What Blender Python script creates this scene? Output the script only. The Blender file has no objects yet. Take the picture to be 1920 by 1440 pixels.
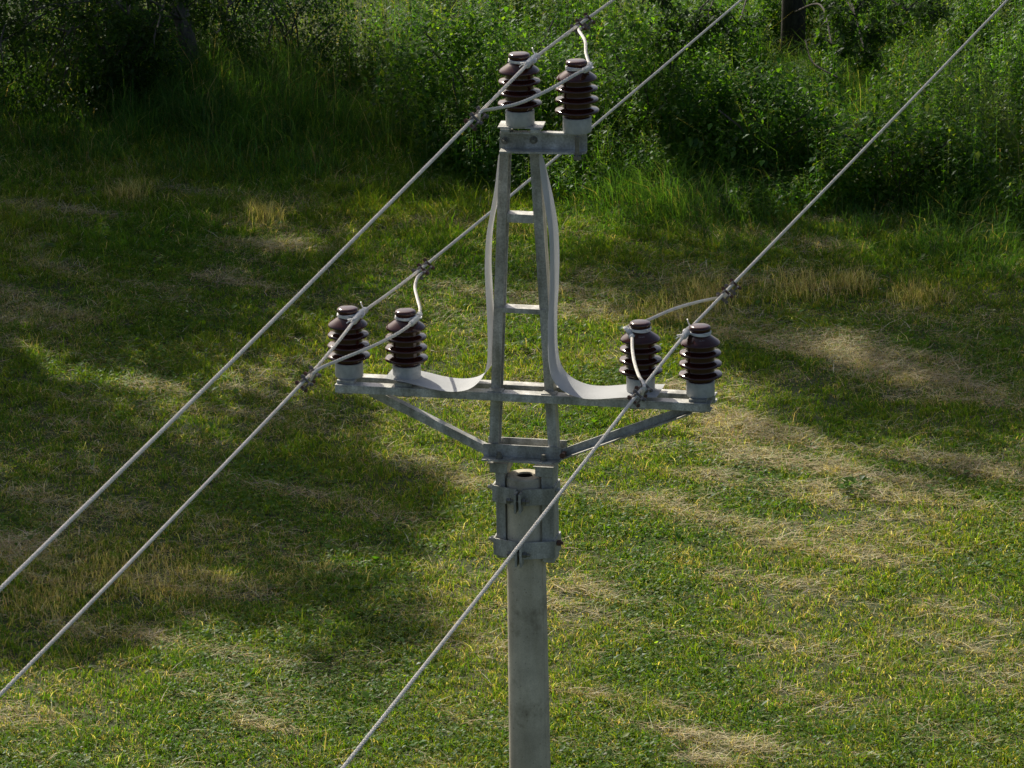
import bpy, math, random
import numpy as np
from mathutils import Vector, Matrix

random.seed(7)
RNG = np.random.default_rng(11)
sc = bpy.context.scene
col = sc.collection
R = math.radians

# ------------------------------------------------------------------ camera
F_PX, HC, PITCH, ROLL = 9000.0, 14.9, R(17.5), R(1.0)
C = Vector((0, 0, HC))
FW = Vector((0, math.cos(PITCH), -math.sin(PITCH)))
U0 = Vector((0, math.sin(PITCH), math.cos(PITCH)))
R0 = Vector((1, 0, 0))
RT = R0 * math.cos(ROLL) - U0 * math.sin(ROLL)
UP = U0 * math.cos(ROLL) + R0 * math.sin(ROLL)
cam = bpy.data.cameras.new('camera')
cam.sensor_width = 36.0
cam.lens = F_PX / 1920 * 36
cam.clip_start, cam.clip_end = 0.5, 3000
camo = bpy.data.objects.new('camera', cam)
col.objects.link(camo)
M = Matrix((RT, UP, -FW)).transposed().to_4x4()
M.translation = C
camo.matrix_world = M
sc.camera = camo


def ray(px, py):
    return RT * ((px - 960) / F_PX) - UP * ((py - 720) / F_PX) + FW


def ground(px, py, z=0.0):
    d = ray(px, py)
    return C + d * ((z - C.z) / d.z)


# ------------------------------------------------------------------ materials
def new_mat(name):
    m = bpy.data.materials.new(name)
    m.use_nodes = True
    nt = m.node_tree
    return m, nt, nt.nodes['Principled BSDF'], nt.nodes['Material Output']


def noise(nt, scale, detail=4, rough=.55, vec=None):
    n = nt.nodes.new('ShaderNodeTexNoise')
    n.inputs['Scale'].default_value = scale
    n.inputs['Detail'].default_value = detail
    n.inputs['Roughness'].default_value = rough
    if vec is not None:
        nt.links.new(vec, n.inputs['Vector'])
    return n


def ramp(nt, fac, stops):
    r = nt.nodes.new('ShaderNodeValToRGB')
    e = r.color_ramp.elements
    while len(e) < len(stops):
        e.new(.5)
    for k, (p, c) in enumerate(stops):
        e[k].position = p
        e[k].color = (*c, 1)
    nt.links.new(fac, r.inputs['Fac'])
    return r


def coords(nt, scale=(1, 1, 1)):
    t = nt.nodes.new('ShaderNodeTexCoord')
    mp = nt.nodes.new('ShaderNodeMapping')
    mp.inputs['Scale'].default_value = scale
    nt.links.new(t.outputs['Object'], mp.inputs['Vector'])
    return mp.outputs['Vector']


def mix_mul(nt, a, b, fac=1.0):
    m = nt.nodes.new('ShaderNodeMix')
    m.data_type = 'RGBA'
    m.blend_type = 'MULTIPLY'
    m.inputs['Factor'].default_value = fac
    nt.links.new(a, m.inputs['A'])
    nt.links.new(b, m.inputs['B'])
    return m.outputs['Result']


def bump(nt, b, height, strength, dist):
    n = nt.nodes.new('ShaderNodeBump')
    n.inputs['Strength'].default_value = strength
    n.inputs['Distance'].default_value = dist
    nt.links.new(height, n.inputs['Height'])
    nt.links.new(n.outputs['Normal'], b.inputs['Normal'])


def mat_steel(name, dark, light, metallic=.35, rough=.5):
    m, nt, b, o = new_mat(name)
    v = coords(nt)
    n1 = noise(nt, 24, 6, .7, v)
    n2 = noise(nt, 140, 3, .6, v)
    n3 = noise(nt, 5, 4, .6, coords(nt, (3, 3, .6)))
    c1 = ramp(nt, n1.outputs['Fac'], [(.3, dark), (.7, light)])
    c2 = ramp(nt, n2.outputs['Fac'], [(.35, (.66, .66, .66)), (.65, (1, 1, 1))])
    c3 = ramp(nt, n3.outputs['Fac'], [(.35, (.50, .50, .46)), (.62, (1, 1, 1))])
    r = mix_mul(nt, mix_mul(nt, c1.outputs['Color'], c2.outputs['Color']), c3.outputs['Color'])
    nt.links.new(r, b.inputs['Base Color'])
    b.inputs['Metallic'].default_value = metallic
    rr = ramp(nt, n1.outputs['Fac'], [(.3, (rough - .1,) * 3), (.7, (rough + .12,) * 3)])
    nt.links.new(rr.outputs['Color'], b.inputs['Roughness'])
    bump(nt, b, n2.outputs['Fac'], .25, .001)
    return m


def mat_plain(name, colr, rough=.5, metallic=0.0, var=.15, scale=30, coat=0.0, bmp=0.0):
    m, nt, b, o = new_mat(name)
    n = noise(nt, scale, 5, .6, coords(nt))
    lo = tuple(c * (1 - var) for c in colr)
    hi = tuple(min(1, c * (1 + var)) for c in colr)
    c = ramp(nt, n.outputs['Fac'], [(.3, lo), (.7, hi)])
    nt.links.new(c.outputs['Color'], b.inputs['Base Color'])
    b.inputs['Roughness'].default_value = rough
    b.inputs['Metallic'].default_value = metallic
    b.inputs['Coat Weight'].default_value = coat
    b.inputs['Coat Roughness'].default_value = .12
    if bmp:
        bump(nt, b, n.outputs['Fac'], bmp, .002)
    return m


def mat_concrete():
    m, nt, b, o = new_mat('concrete')
    v = coords(nt)
    vs = coords(nt, (1, 1, .12))
    n1 = noise(nt, 9, 6, .6, v)
    n2 = noise(nt, 220, 3, .7, v)
    n3 = noise(nt, 16, 4, .55, vs)
    pit = nt.nodes.new('ShaderNodeTexVoronoi')
    pit.inputs['Scale'].default_value = 42
    nt.links.new(v, pit.inputs['Vector'])
    c1 = ramp(nt, n1.outputs['Fac'], [(.28, (.46, .41, .31)), (.72, (.73, .655, .50))])
    c2 = ramp(nt, n2.outputs['Fac'], [(.3, (.78, .78, .78)), (.6, (1, 1, 1))])
    c3 = ramp(nt, n3.outputs['Fac'], [(.3, (.74, .73, .7)), (.6, (1, 1, 1))])
    c4 = ramp(nt, pit.outputs['Distance'], [(.09, (.30, .28, .25)), (.17, (1, 1, 1))])
    n5 = noise(nt, 3.1, 5, .75, v)
    c5 = ramp(nt, n5.outputs['Fac'], [(.32, (.48, .46, .41)), (.46, (1, 1, 1))])
    x = mix_mul(nt, c1.outputs['Color'], c2.outputs['Color'])
    x = mix_mul(nt, x, c3.outputs['Color'])
    x = mix_mul(nt, x, c5.outputs['Color'])
    x = mix_mul(nt, x, c4.outputs['Color'], .5)
    nt.links.new(x, b.inputs['Base Color'])
    b.inputs['Roughness'].default_value = .8
    bump(nt, b, n2.outputs['Fac'], .3, .002)
    return m


def mat_leaf(name, transl=.5, gloss=.0, rough=.5, shift=(1.15, 1.1, .55)):
    """Leaf: own colour from the 'tint' attribute, diffuse + translucent + a little gloss."""
    m, nt, b, o = new_mat(name)
    nt.nodes.remove(b)
    a = nt.nodes.new('ShaderNodeAttribute')
    a.attribute_name = 'tint'
    d = nt.nodes.new('ShaderNodeBsdfDiffuse')
    t = nt.nodes.new('ShaderNodeBsdfTranslucent')
    nt.links.new(a.outputs['Color'], d.inputs['Color'])
    k = nt.nodes.new('ShaderNodeMix')
    k.data_type = 'RGBA'
    k.blend_type = 'MULTIPLY'
    k.inputs['Factor'].default_value = 1
    k.inputs['B'].default_value = (*shift, 1)
    k.clamp_result = False
    nt.links.new(a.outputs['Color'], k.inputs['A'])
    nt.links.new(k.outputs['Result'], t.inputs['Color'])
    mx = nt.nodes.new('ShaderNodeMixShader')
    mx.inputs['Fac'].default_value = transl
    nt.links.new(d.outputs['BSDF'], mx.inputs[1])
    nt.links.new(t.outputs['BSDF'], mx.inputs[2])
    last = mx
    if gloss:
        g = nt.nodes.new('ShaderNodeBsdfGlossy')
        g.inputs['Roughness'].default_value = rough
        g.inputs['Color'].default_value = (.9, .95, 1, 1)
        m2 = nt.nodes.new('ShaderNodeMixShader')
        m2.inputs['Fac'].default_value = gloss
        nt.links.new(mx.outputs['Shader'], m2.inputs[1])
        nt.links.new(g.outputs['BSDF'], m2.inputs[2])
        last = m2
    nt.links.new(last.outputs['Shader'], o.inputs['Surface'])
    return m


def mat_ground():
    m, nt, b, o = new_mat('soil_and_thatch')
    v = coords(nt)
    n1 = noise(nt, .9, 6, .62, v)
    n2 = noise(nt, 22, 5, .7, v)
    c1 = ramp(nt, n1.outputs['Fac'], [(.35, (.035, .062, .009)), (.55, (.065, .085, .014)), (.72, (.115, .125, .035))])
    c2 = ramp(nt, n2.outputs['Fac'], [(.3, (.45, .45, .42)), (.7, (1, 1, 1))])
    nt.links.new(mix_mul(nt, c1.outputs['Color'], c2.outputs['Color']), b.inputs['Base Color'])
    b.inputs['Roughness'].default_value = .95
    bump(nt, b, n2.outputs['Fac'], .8, .03)
    return m


def mat_bark(name, lo, hi):
    m, nt, b, o = new_mat(name)
    n = noise(nt, 18, 6, .7, coords(nt, (1, 1, .25)))
    c = ramp(nt, n.outputs['Fac'], [(.35, lo), (.65, hi)])
    nt.links.new(c.outputs['Color'], b.inputs['Base Color'])
    b.inputs['Roughness'].default_value = .9
    bump(nt, b, n.outputs['Fac'], .8, .02)
    return m


GALV = mat_steel('galvanised_steel', (.47, .46, .42), (.86, .845, .785), .10, .44)
GALVD = mat_steel('weathered_galvanised_steel', (.40, .395, .355), (.68, .665, .61), .10, .5)
PAINT = mat_steel('grey_clamp_steel', (.52, .51, .465), (.63, .62, .57), .06, .5)
BOLT = mat_plain('dull_zinc_bolt', (.20, .19, .165), .5, .5, .3, 80)
RUST = mat_plain('rusty_bolt', (.13, .065, .045), .7, .2, .4, 90)
PORC = mat_plain('brown_porcelain', (.044, .0108, .0064), .15, 0, .25, 14, .25)
PORC.node_tree.nodes['Principled BSDF'].inputs['Specular IOR Level'].default_value = .42
FOOT = mat_plain('cast_grey_foot', (.44, .45, .445), .55, .05, .16, 45, 0, .15)
PRINT = mat_plain('pale_print', (.40, .33, .30), .6, 0, .1)
def mat_plastic():
    """thin white sheet that lets a good part of the light through"""
    m, nt, b, o = new_mat('white_plastic')
    nt.nodes.remove(b)
    n = noise(nt, 9, 5, .6, coords(nt))
    c = ramp(nt, n.outputs['Fac'], [(.3, (.50, .51, .51)), (.6, (.56, .57, .575))])
    d = nt.nodes.new('ShaderNodeBsdfDiffuse'); t = nt.nodes.new('ShaderNodeBsdfTranslucent')
    nt.links.new(c.outputs['Color'], d.inputs['Color']); nt.links.new(c.outputs['Color'], t.inputs['Color'])
    mx = nt.nodes.new('ShaderNodeMixShader'); mx.inputs['Fac'].default_value = .20
    nt.links.new(d.outputs['BSDF'], mx.inputs[1]); nt.links.new(t.outputs['BSDF'], mx.inputs[2])
    g = nt.nodes.new('ShaderNodeBsdfGlossy'); g.inputs['Roughness'].default_value = .4
    m2 = nt.nodes.new('ShaderNodeMixShader'); m2.inputs['Fac'].default_value = .025
    nt.links.new(mx.outputs['Shader'], m2.inputs[1]); nt.links.new(g.outputs['BSDF'], m2.inputs[2])
    nt.links.new(m2.outputs['Shader'], o.inputs['Surface'])
    return m


PLAST = mat_plastic()
ALU = mat_plain('weathered_aluminium', (.76, .71, .63), .55, .05, .14, 35)
TIE = mat_plain('aluminium_tie_wire', (.74, .73, .71), .45, .08, .1, 60)
CLAMP = mat_plain('brown_grey_clamp_casting', (.17, .15, .135), .6, .25, .35, 70)
CONC = mat_concrete()
GRASSM = mat_leaf('grass_blades', .52, .010, .45, (1.55, 1.5, .45))
STRAWM = mat_leaf('dry_straw', .25, .012, .45, (1.05, .95, .7))
LEAFM = mat_leaf('soft_leaves', .58, .014, .42, (1.6, 1.85, .36))
SOIL = mat_ground()
BARK = mat_bark('grey_brown_bark', (.045, .038, .028), (.13, .11, .085))
DBARK = mat_bark('dark_bark', (.018, .014, .011), (.05, .04, .032))


# ------------------------------------------------------------------ helpers
def tag(o, label=None, cat=None, group=None, kind=None):
    if label: o['label'] = label
    if cat: o['category'] = cat
    if group: o['group'] = group
    if kind: o['kind'] = kind
    return o


def empty(name, loc):
    o = bpy.data.objects.new(name, None)
    o.empty_display_size = .2
    o.location = loc
    col.objects.link(o)
    return o


class MB:
    """Collects shapes in world space (or through the transform T) and links them as one mesh."""

    def __init__(s, T=None):
        s.v, s.f, s.T = [], [], T

    def add(s, vs, fs):
        k = len(s.v)
        s.v += [s.T(*p) if s.T else Vector(p) for p in vs]
        s.f += [tuple(i + k for i in f) for f in fs]
        return s

    def hexa(s, p):
        return s.add(p, [(0, 3, 2, 1), (4, 5, 6, 7), (0, 1, 5, 4), (1, 2, 6, 5), (2, 3, 7, 6), (3, 0, 4, 7)])

    def box(s, x0, x1, y0, y1, z0, z1):
        return s.hexa([(x0, y0, z0), (x1, y0, z0), (x1, y1, z0), (x0, y1, z0),
                       (x0, y0, z1), (x1, y0, z1), (x1, y1, z1), (x0, y1, z1)])

    def loft(s, a, b):
        n = len(a)
        return s.add(list(a) + list(b), [tuple(range(n))[::-1], tuple(range(n, 2 * n))] +
                     [(i, (i + 1) % n, n + (i + 1) % n, n + i) for i in range(n)])

    def cyl(s, p0, p1, r, n=12, r1=None):
        p0, p1 = Vector(p0), Vector(p1)
        r1 = r if r1 is None else r1
        d = (p1 - p0).normalized()
        a = d.orthogonal().normalized()
        b = d.cross(a)
        ring = lambda p, q: [tuple(p + (a * math.cos(2 * math.pi * k / n) + b * math.sin(2 * math.pi * k / n)) * q) for k in range(n)]
        return s.loft(ring(p0, r), ring(p1, r1))

    def tube(s, pts, rad, n=8):
        pts = [Vector(p) for p in pts]
        rad = rad if hasattr(rad, '__len__') else [rad] * len(pts)
        vs, fs = [], []
        ref = None
        for i, p in enumerate(pts):
            t = (pts[min(i + 1, len(pts) - 1)] - pts[max(i - 1, 0)]).normalized()
            ref = t.orthogonal() if ref is None else ref - t * ref.dot(t)
            ref.normalize()
            b = t.cross(ref)
            for k in range(n):
                a = 2 * math.pi * k / n
                vs.append(tuple(p + (ref * math.cos(a) + b * math.sin(a)) * rad[i]))
        for i in range(len(pts) - 1):
            for k in range(n):
                k2 = (k + 1) % n
                fs.append((i * n + k, i * n + k2, (i + 1) * n + k2, (i + 1) * n + k))
        fs.append(tuple(range(n))[::-1])
        fs.append(tuple(range((len(pts) - 1) * n, len(pts) * n)))
        return s.add(vs, fs)

    def lathe(s, prof, n=48, cx=0, cy=0):
        vs, fs = [], []
        for (r, z) in prof:
            for k in range(n):
                a = 2 * math.pi * k / n
                vs.append((cx + r * math.cos(a), cy + r * math.sin(a), z))
        for i in range(len(prof) - 1):
            for k in range(n):
                k2 = (k + 1) % n
                fs.append((i * n + k, i * n + k2, (i + 1) * n + k2, (i + 1) * n + k))
        return s.add(vs, fs)

    def build(s, name, mat, parent=None, smooth=None, bevel=0):
        off = Vector((0, 0, 0))
        q = parent
        while q is not None:
            off += q.location
            q = q.parent
        me = bpy.data.meshes.new(name)
        me.from_pydata([tuple(p - off) for p in s.v], [], s.f)
        me.materials.append(mat)
        me.update()
        if smooth:
            me.polygons.foreach_set('use_smooth', [True] * len(me.polygons))
            me.set_sharp_from_angle(angle=R(smooth))
        o = bpy.data.objects.new(name, me)
        o.parent = parent
        col.objects.link(o)
        if bevel:
            md = o.modifiers.new('bevel', 'BEVEL')
            md.width = bevel
            md.segments = 2
            md.limit_method = 'ANGLE'
        return o


def np_mesh(name, verts, faces_list, mat, tint=None, parent=None, smooth=False):
    """verts (N,3); faces_list: index arrays of shape (n,k); tint (N,3) albedo per vertex."""
    off = np.zeros(3)
    q = parent
    while q is not None:
        off += np.array(q.location)
        q = q.parent
    verts = verts - off
    me = bpy.data.meshes.new(name)
    me.vertices.add(len(verts))
    me.vertices.foreach_set('co', verts.astype(np.float32).ravel())
    loops = np.concatenate([f.ravel() for f in faces_list])
    sizes = np.concatenate([np.full(len(f), f.shape[1]) for f in faces_list])
    starts = np.concatenate([[0], np.cumsum(sizes)[:-1]])
    me.loops.add(len(loops))
    me.loops.foreach_set('vertex_index', loops.astype(np.int32))
    me.polygons.add(len(sizes))
    me.polygons.foreach_set('loop_start', starts.astype(np.int32))
    if smooth:
        me.polygons.foreach_set('use_smooth', np.ones(len(sizes), bool))
    me.update(calc_edges=True)
    if tint is not None:
        at = me.attributes.new('tint', 'FLOAT_COLOR', 'POINT')
        c = np.ones((len(verts), 4), np.float32)
        c[:, :3] = tint
        at.data.foreach_set('color', c.ravel())
    me.materials.append(mat)
    o = bpy.data.objects.new(name, me)
    o.parent = parent
    col.objects.link(o)
    return o


def vnoise(x, y, seed, octaves=4, gain=.5):
    out, amp, tot = np.zeros_like(x), 1.0, 0.0
    for o in range(octaves):
        g = np.random.default_rng(seed + o * 101).random((128, 128))
        xi, yi = np.floor(x).astype(int), np.floor(y).astype(int)
        fx, fy = x - xi, y - yi
        fx, fy = fx * fx * (3 - 2 * fx), fy * fy * (3 - 2 * fy)
        a = g[xi % 128, yi % 128]; b = g[(xi + 1) % 128, yi % 128]
        c = g[xi % 128, (yi + 1) % 128]; d = g[(xi + 1) % 128, (yi + 1) % 128]
        out += amp * ((a * (1 - fx) + b * fx) * (1 - fy) + (c * (1 - fx) + d * fx) * fy)
        tot += amp
        amp *= gain
        x, y = x * 2.03 + 17.3, y * 2.03 + 9.1
    return out / tot


# ------------------------------------------------------------------ pole frame
YAW = R(13)
UX = Vector((math.cos(YAW), -math.sin(YAW), 0))
VX = Vector((math.sin(YAW), math.cos(YAW), 0))
O = C + ray(982, 735) * 18.9


def W(u, v, z):
    return O + UX * u + VX * v + Vector((0, 0, z))


def loc(px, py, v):
    """pole-frame (u, z) of a photo point lying in the plane v."""
    d = ray(px, py)
    t = (v - (C - O).dot(VX)) / d.dot(VX)
    p = C + d * t - O
    return p.dot(UX), p.z


def locw(px, py, v):
    u, z = loc(px, py, v)
    return W(u, v, z)


# ---- utility pole -------------------------------------------------
PU = loc(984.5, 889, 0)[0]
ZT = loc(984, 889.5, 0)[1]
pole_base = W(PU, 0, 0); pole_base.z = 0
pole = tag(empty('utility_pole', pole_base),
           'round grey concrete pole carrying a galvanised lattice head and crossarm over the meadow', 'utility pole')
n = 56
zt_w = O.z + ZT
m = MB()
prof = [(.0318, zt_w - .02), (.0318, zt_w - .004), (.035, zt_w), (.069, zt_w), (.0755, zt_w - .007)]
for k in range(1, 30):
    z = (zt_w - .007) * (1 - k / 29)
    prof.append((.0755 + (zt_w - z) * .0062, z - .02 if k == 29 else z))
m.lathe(prof, n, pole_base.x, pole_base.y)
shaft = m.build('concrete_shaft', CONC, pole, 40)
MB().lathe([(.0, zt_w - .30), (.0316, zt_w - .30), (.0316, zt_w - .006)], 24, pole_base.x, pole_base.y).build('hollow_core', mat_plain('hollow_painted_shade', (.035, .026, .018), .9), pole, 40)  # shade inside the hole is put into the dark brown lining colour
for ang in (-.62, 2.5):     # mould seams
    mm = MB()
    ca, sa = math.cos(ang), math.sin(ang)
    def seam(z, w_):
        r_ = .0755 + (zt_w - z) * .0062
        return [(pole_base.x + ca * (r_ + k) - sa * w_ * q, pole_base.y + sa * (r_ + k) + ca * w_ * q, z) for k, q in ((-.004, -1), (.0016, -.6), (.0016, .6), (-.004, 1))]
    mm.loft(seam(.02, .006), seam(zt_w - .12, .004))
    mm.build('mould_seam', CONC, pole)

uw = lambda px, v=-.045: loc(px, 960, v)[0]
zw = lambda py, v=-.045, px=985: loc(px, py, v)[1]
# uprights flanking the pole top, with the stub blocks that carry the bracket
for (xa, xb, ba, bb, y0, y1, y2) in ((930, 947.5, 920, 953, 870, 889, 1049), (1015.5, 1038, 1005, 1038.5, 872, 892, 1053)):
    u0, u1 = uw(xa), uw(xb)
    q0, q1 = uw(ba), uw(bb)
    m = MB(W)
    m.box(u0, u1, -.045, .05, zw(y2), zw(y1))
    m.build('upright_bar', PAINT, pole, bevel=.003)
    m = MB(W).box(q0, q1, -.052, .055, zw(y1) + .0005, zw(y0 + 2))
    m.box(q0 - .006, q1 + .004, -.058, .06, zw(y0 + 2), zw(y0))
    m.build('mounting_block', GALVD, pole, bevel=.002)

# two clamp bands
for (yt, yb, yc) in ((911, 941, 919), (1010, 1041, 1017)):
    zt, zb = zw(yt), zw(yb)
    th = .006
    ul, ur = uw(925), uw(1042, -.03)
    uc = PU - .002
    band = None
    m = MB(W)
    def strip(pl):
        for (a, b) in zip(pl[:-1], pl[1:]):
            a2, b2 = Vector(a), Vector(b)
            nrm = Vector((-(b2 - a2).y, (b2 - a2).x)).normalized() * th
            m.loft([(a[0], a[1], zb), (b[0], b[1], zb), (b[0] + nrm.x, b[1] + nrm.y, zb), (a[0] + nrm.x, a[1] + nrm.y, zb)],
                   [(a[0], a[1], zt), (b[0], b[1], zt), (b[0] + nrm.x, b[1] + nrm.y, zt), (a[0] + nrm.x, a[1] + nrm.y, zt)])
    strip([(ul, .062), (ul, -.058), (uc - .014, -.098)])
    strip([(uc + .014, -.098), (ur, -.058), (ur, .062)])
    strip([(ur - .0004, .066), (uc, .093), (ul + .0004, .066)])
    band = m.build('clamp_band', PAINT, pole)
    for s in (-1, 1):
        e = MB(W).box(uc + s * .0095 - .0045, uc + s * .0095 + .0045, -.142, -.094, zb - .018, zt - .006)
        e.build('clamp_ear', GALVD, band, bevel=.001)
    b = MB(W)
    zm = (zt + zb) / 2 - .006
    b.cyl((uc - .048, -.122, zm), (uc + .045, -.122, zm), .0065, 10)
    b.cyl((uc - .046, -.122, zm), (uc - .031, -.122, zm), .013, 6)
    b.cyl((uc + .0165, -.122, zm), (uc + .030, -.122, zm), .013, 6)
    b.build('bolt', BOLT, band, 30)
    for (uu, s, mt) in ((ul, -1, GALVD), (ur, 1, RUST if yt > 1000 else GALV)):
        b = MB(W)
        z2 = zw(yc + 1)
        b.cyl((uu, -.02, z2), (uu + s * .026, -.02, z2), .0075, 10)
        b.cyl((uu + s * .004, -.02, z2), (uu + s * .016, -.02, z2), .0135, 6)
        b.build('bolt', mt, band, 30)

# foot bracket: two angle irons with the legs between
zf = loc(975, 834.5, -.036)[1]
zfl = loc(975, 867.5, -.09)[1]
ua, ub = loc(907, 850, -.036)[0], loc(1052.5, 850, -.036)[0]
br = MB(W)
br.box(ua, ub, -.042, -.036, zfl + .0055, zf)
br.hexa([(ua + .002, -.092, zfl - .001), (ub - .018, -.092, zfl - .001), (ub, -.060, zfl - .001), (ua + .002, -.036, zfl - .001),
         (ua + .002, -.092, zfl + .005), (ub - .018, -.092, zfl + .005), (ub, -.060, zfl + .005), (ua + .002, -.036, zfl + .005)])
br.hexa([(ua + .002, -.036, zfl - .001), (ub, -.060, zfl - .001), (ub, -.036, zfl - .001), (ua + .003, -.0358, zfl - .001),
         (ua + .002, -.036, zfl + .005), (ub, -.060, zfl + .005), (ub, -.036, zfl + .005), (ua + .003, -.0358, zfl + .005)])
brk = br.build('foot_bracket', GALVD, pole)
rb = MB(W)
rb.box(ua + .002, ub + .006, .036, .042, zfl + .0055, zf + .004)
rb.box(ua + .002, ub + .006, .036, .092, zfl - .001, zfl + .005)
rb.build('foot_bracket', GALVD, pole)
for px in (936, 1019.5):
    uu = loc(px, 862, -.066)[0]
    b = MB(W)
    b.cyl((uu, -.066, zfl + .005), (uu, -.066, zfl + .009), .015, 14)
    b.cyl((uu, -.066, zfl + .009), (uu, -.066, zfl + .021), .0125, 6)
    b.cyl((uu, -.066, zfl + .021), (uu, -.066, zfl + .031), .0075, 10)
    b.build('bolt', BOLT, brk, 30)

# mast legs: channels opening inward
LV = .029


def leg(fr_top, fr_bot, side):
    (xt, yt), (xb, yb) = fr_top, fr_bot
    ut, ztop = loc(xt, yt, -LV)
    ubm, zb = loc(xb, yb, -LV)
    zlo = zfl + .008
    k = (ut - ubm) / (ztop - zb)
    ut2 = ut + k * .09
    ub2 = ubm + k * (zlo - zb)
    h, t = .0185, .006
    # outer web at the 'side' flank, flanges front and back
    sec = [(side * h, -LV), (-side * h, -LV), (-side * h, -LV + t), (side * (h - t), -LV + t),
           (side * (h - t), LV - t), (-side * h, LV - t), (-side * h, LV), (side * h, LV)]
    mm = MB(W)
    mm.loft([(ub2 + a, b, zlo) for a, b in sec], [(ut2 + a, b, ztop + .09) for a, b in sec])
    mm.build('mast_leg', GALV, pole)
    return lambda z: ubm + k * (z - zb)


legL = leg((944.5, 290), (925.5, 830), -1)
legR = leg((1001.8, 290), (1035.6, 830), 1)
# rungs
for (y0, y1, y2, pad) in ((395, 403, 418.6, .0165), (570.5, 578.5, 587.5, .0)):
    z1 = loc(980, y1, -.031)[1]
    z2 = loc(980, y2, -.031)[1]
    a, b = legL(z1) + pad, legR(z1) - pad * 1.05
    if pad == 0:
        mm = MB(W).box(a - .008, b + .004, -.0345, -.0293, z2, z1)
        mm.box(a + .0188, b - .0188, -.0293, .024, z1 - .005, z1 - .0003)
    else:
        mm = MB(W).box(a + .0025, b - .0025, -.027, -.021, z2, z1)
        mm.box(a + .0025, b - .0025, -.021, .027, z1 - .006, z1 - .0003)
    mm.build('mast_rung', GALV, pole)

# crossarm: two bars with the legs between them
ZC = loc(982, 739.6, -.082)[1]
cl, cr = loc(627.5, 717, -.082)[0], loc(1331.5, 754, -.082)[0]
for (v0, v1) in ((-.082, -.0305), (.0305, .080)):
    mm = MB(W)
    mm.box(cl, cr, v0, v1, ZC - .006, ZC)
    if v0 < 0:
        mm.box(cl, cr, v0, v0 + .006, ZC - .033, ZC - .006)
        mm.box(cl, cr, v0 + .006, v1, ZC - .033, ZC - .027)
    else:
        mm.box(cl, cr, v0, v0 + .006, ZC - .033, ZC - .006)
        mm.box(cl, cr, v0 + .006, v1, ZC - .033, ZC - .027)
    mm.build('crossarm_bar', GALV, pole, bevel=.0015)
# welded gussets where the legs meet the crossarm
for lg in (legL, legR):
    u = lg(ZC)
    mm = MB(W).box(u - .023, u + .036, -.074, -.0295, ZC + .0004, ZC + .004)
    mm.build('weld_plate', GALV, pole)

# diagonal braces
def brace(pa, pb, top):
    v = -.03
    (ax, az), (bx, bz) = loc(*pa, v), loc(*pb, v)
    d = Vector((bx - ax, bz - az)).normalized()
    nn = Vector((-d.y, d.x))
    if nn.y < 0: nn = -nn
    w, t = .034, .005
    if top:   # flange on the upper edge going back
        sec = [(0, 0), (w, 0), (w, w), (w - t, w), (w - t, t), (0, t)]
    else:     # flange on the lower edge coming forward
        sec = [(0, -w), (t, -w), (t, 0), (w, 0), (w, t), (0, t)]
    A = [(ax + nn.x * (s - w / 2), v + q, az + nn.y * (s - w / 2)) for s, q in sec]
    B = [(bx + nn.x * (s - w / 2), v + q, bz + nn.y * (s - w / 2)) for s, q in sec]
    MB(W).loft(A, B).build('diagonal_brace', GALV if top else GALVD, pole)


brace((694, 735), (914, 846), True)
brace((1296, 765), (1049, 852), False)
b = MB(W)
u, z = loc(1056, 853, -.06)
b.cyl((u, -.075, z), (u, -.02, z), .008, 10).cyl((u, -.075, z), (u, -.064, z), .0125, 6)
b.build('bolt', RUST, brk, 30)

# clamp plates above / below the crossarm under each insulator
INS = {}
for key, px, py, v in (('lo', 655, 704.5, 0), ('li', 763, 709.5, 0), ('ri', 1201.5, 732.5, 0), ('ro', 1313.5, 740, 0)):
    u, z = loc(px, py, v)
    INS[key] = [u, v, z]
    t = max(z, ZC + .004)
    INS[key][2] = t
    mm = MB(W).box(u - .035, u + .035, -.066, .066, ZC + .0006, t)
    mm.build('clamp_plate', GALVD, pole, bevel=.001)
    mm = MB(W).box(u - .031, u + .031, -.070, .066, ZC - .040, ZC - .0334)
    mm.cyl((u, 0, ZC - .058), (u, 0, ZC + .001), .012, 10)
    mm.cyl((u, 0, ZC - .052), (u, 0, ZC - .040), .019, 6)
    mm.build('clamp_plate', GALVD, pole)

# top beam: channel, flanges toward the camera, turned a little against the crossarm
TB = R(-5)
ubc, zb0 = loc(1000, 249.8, -.062)


def WT(a, v, z):
    c, s = math.cos(TB), math.sin(TB)
    vv = v + .035
    return W(legL(.95) + .03 + (a * c + vv * s), -.035 + (-a * s + vv * c), z)


def WTinv(px, py, v):
    lo, hi = -.3, .3
    for _ in range(40):
        mid = (lo + hi) / 2
        p = WT(mid, v, zb0)
        d = p - C
        x = 960 + F_PX * d.dot(RT) / d.dot(FW)
        if x < px: lo = mid
        else: hi = mid
    return lo


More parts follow.
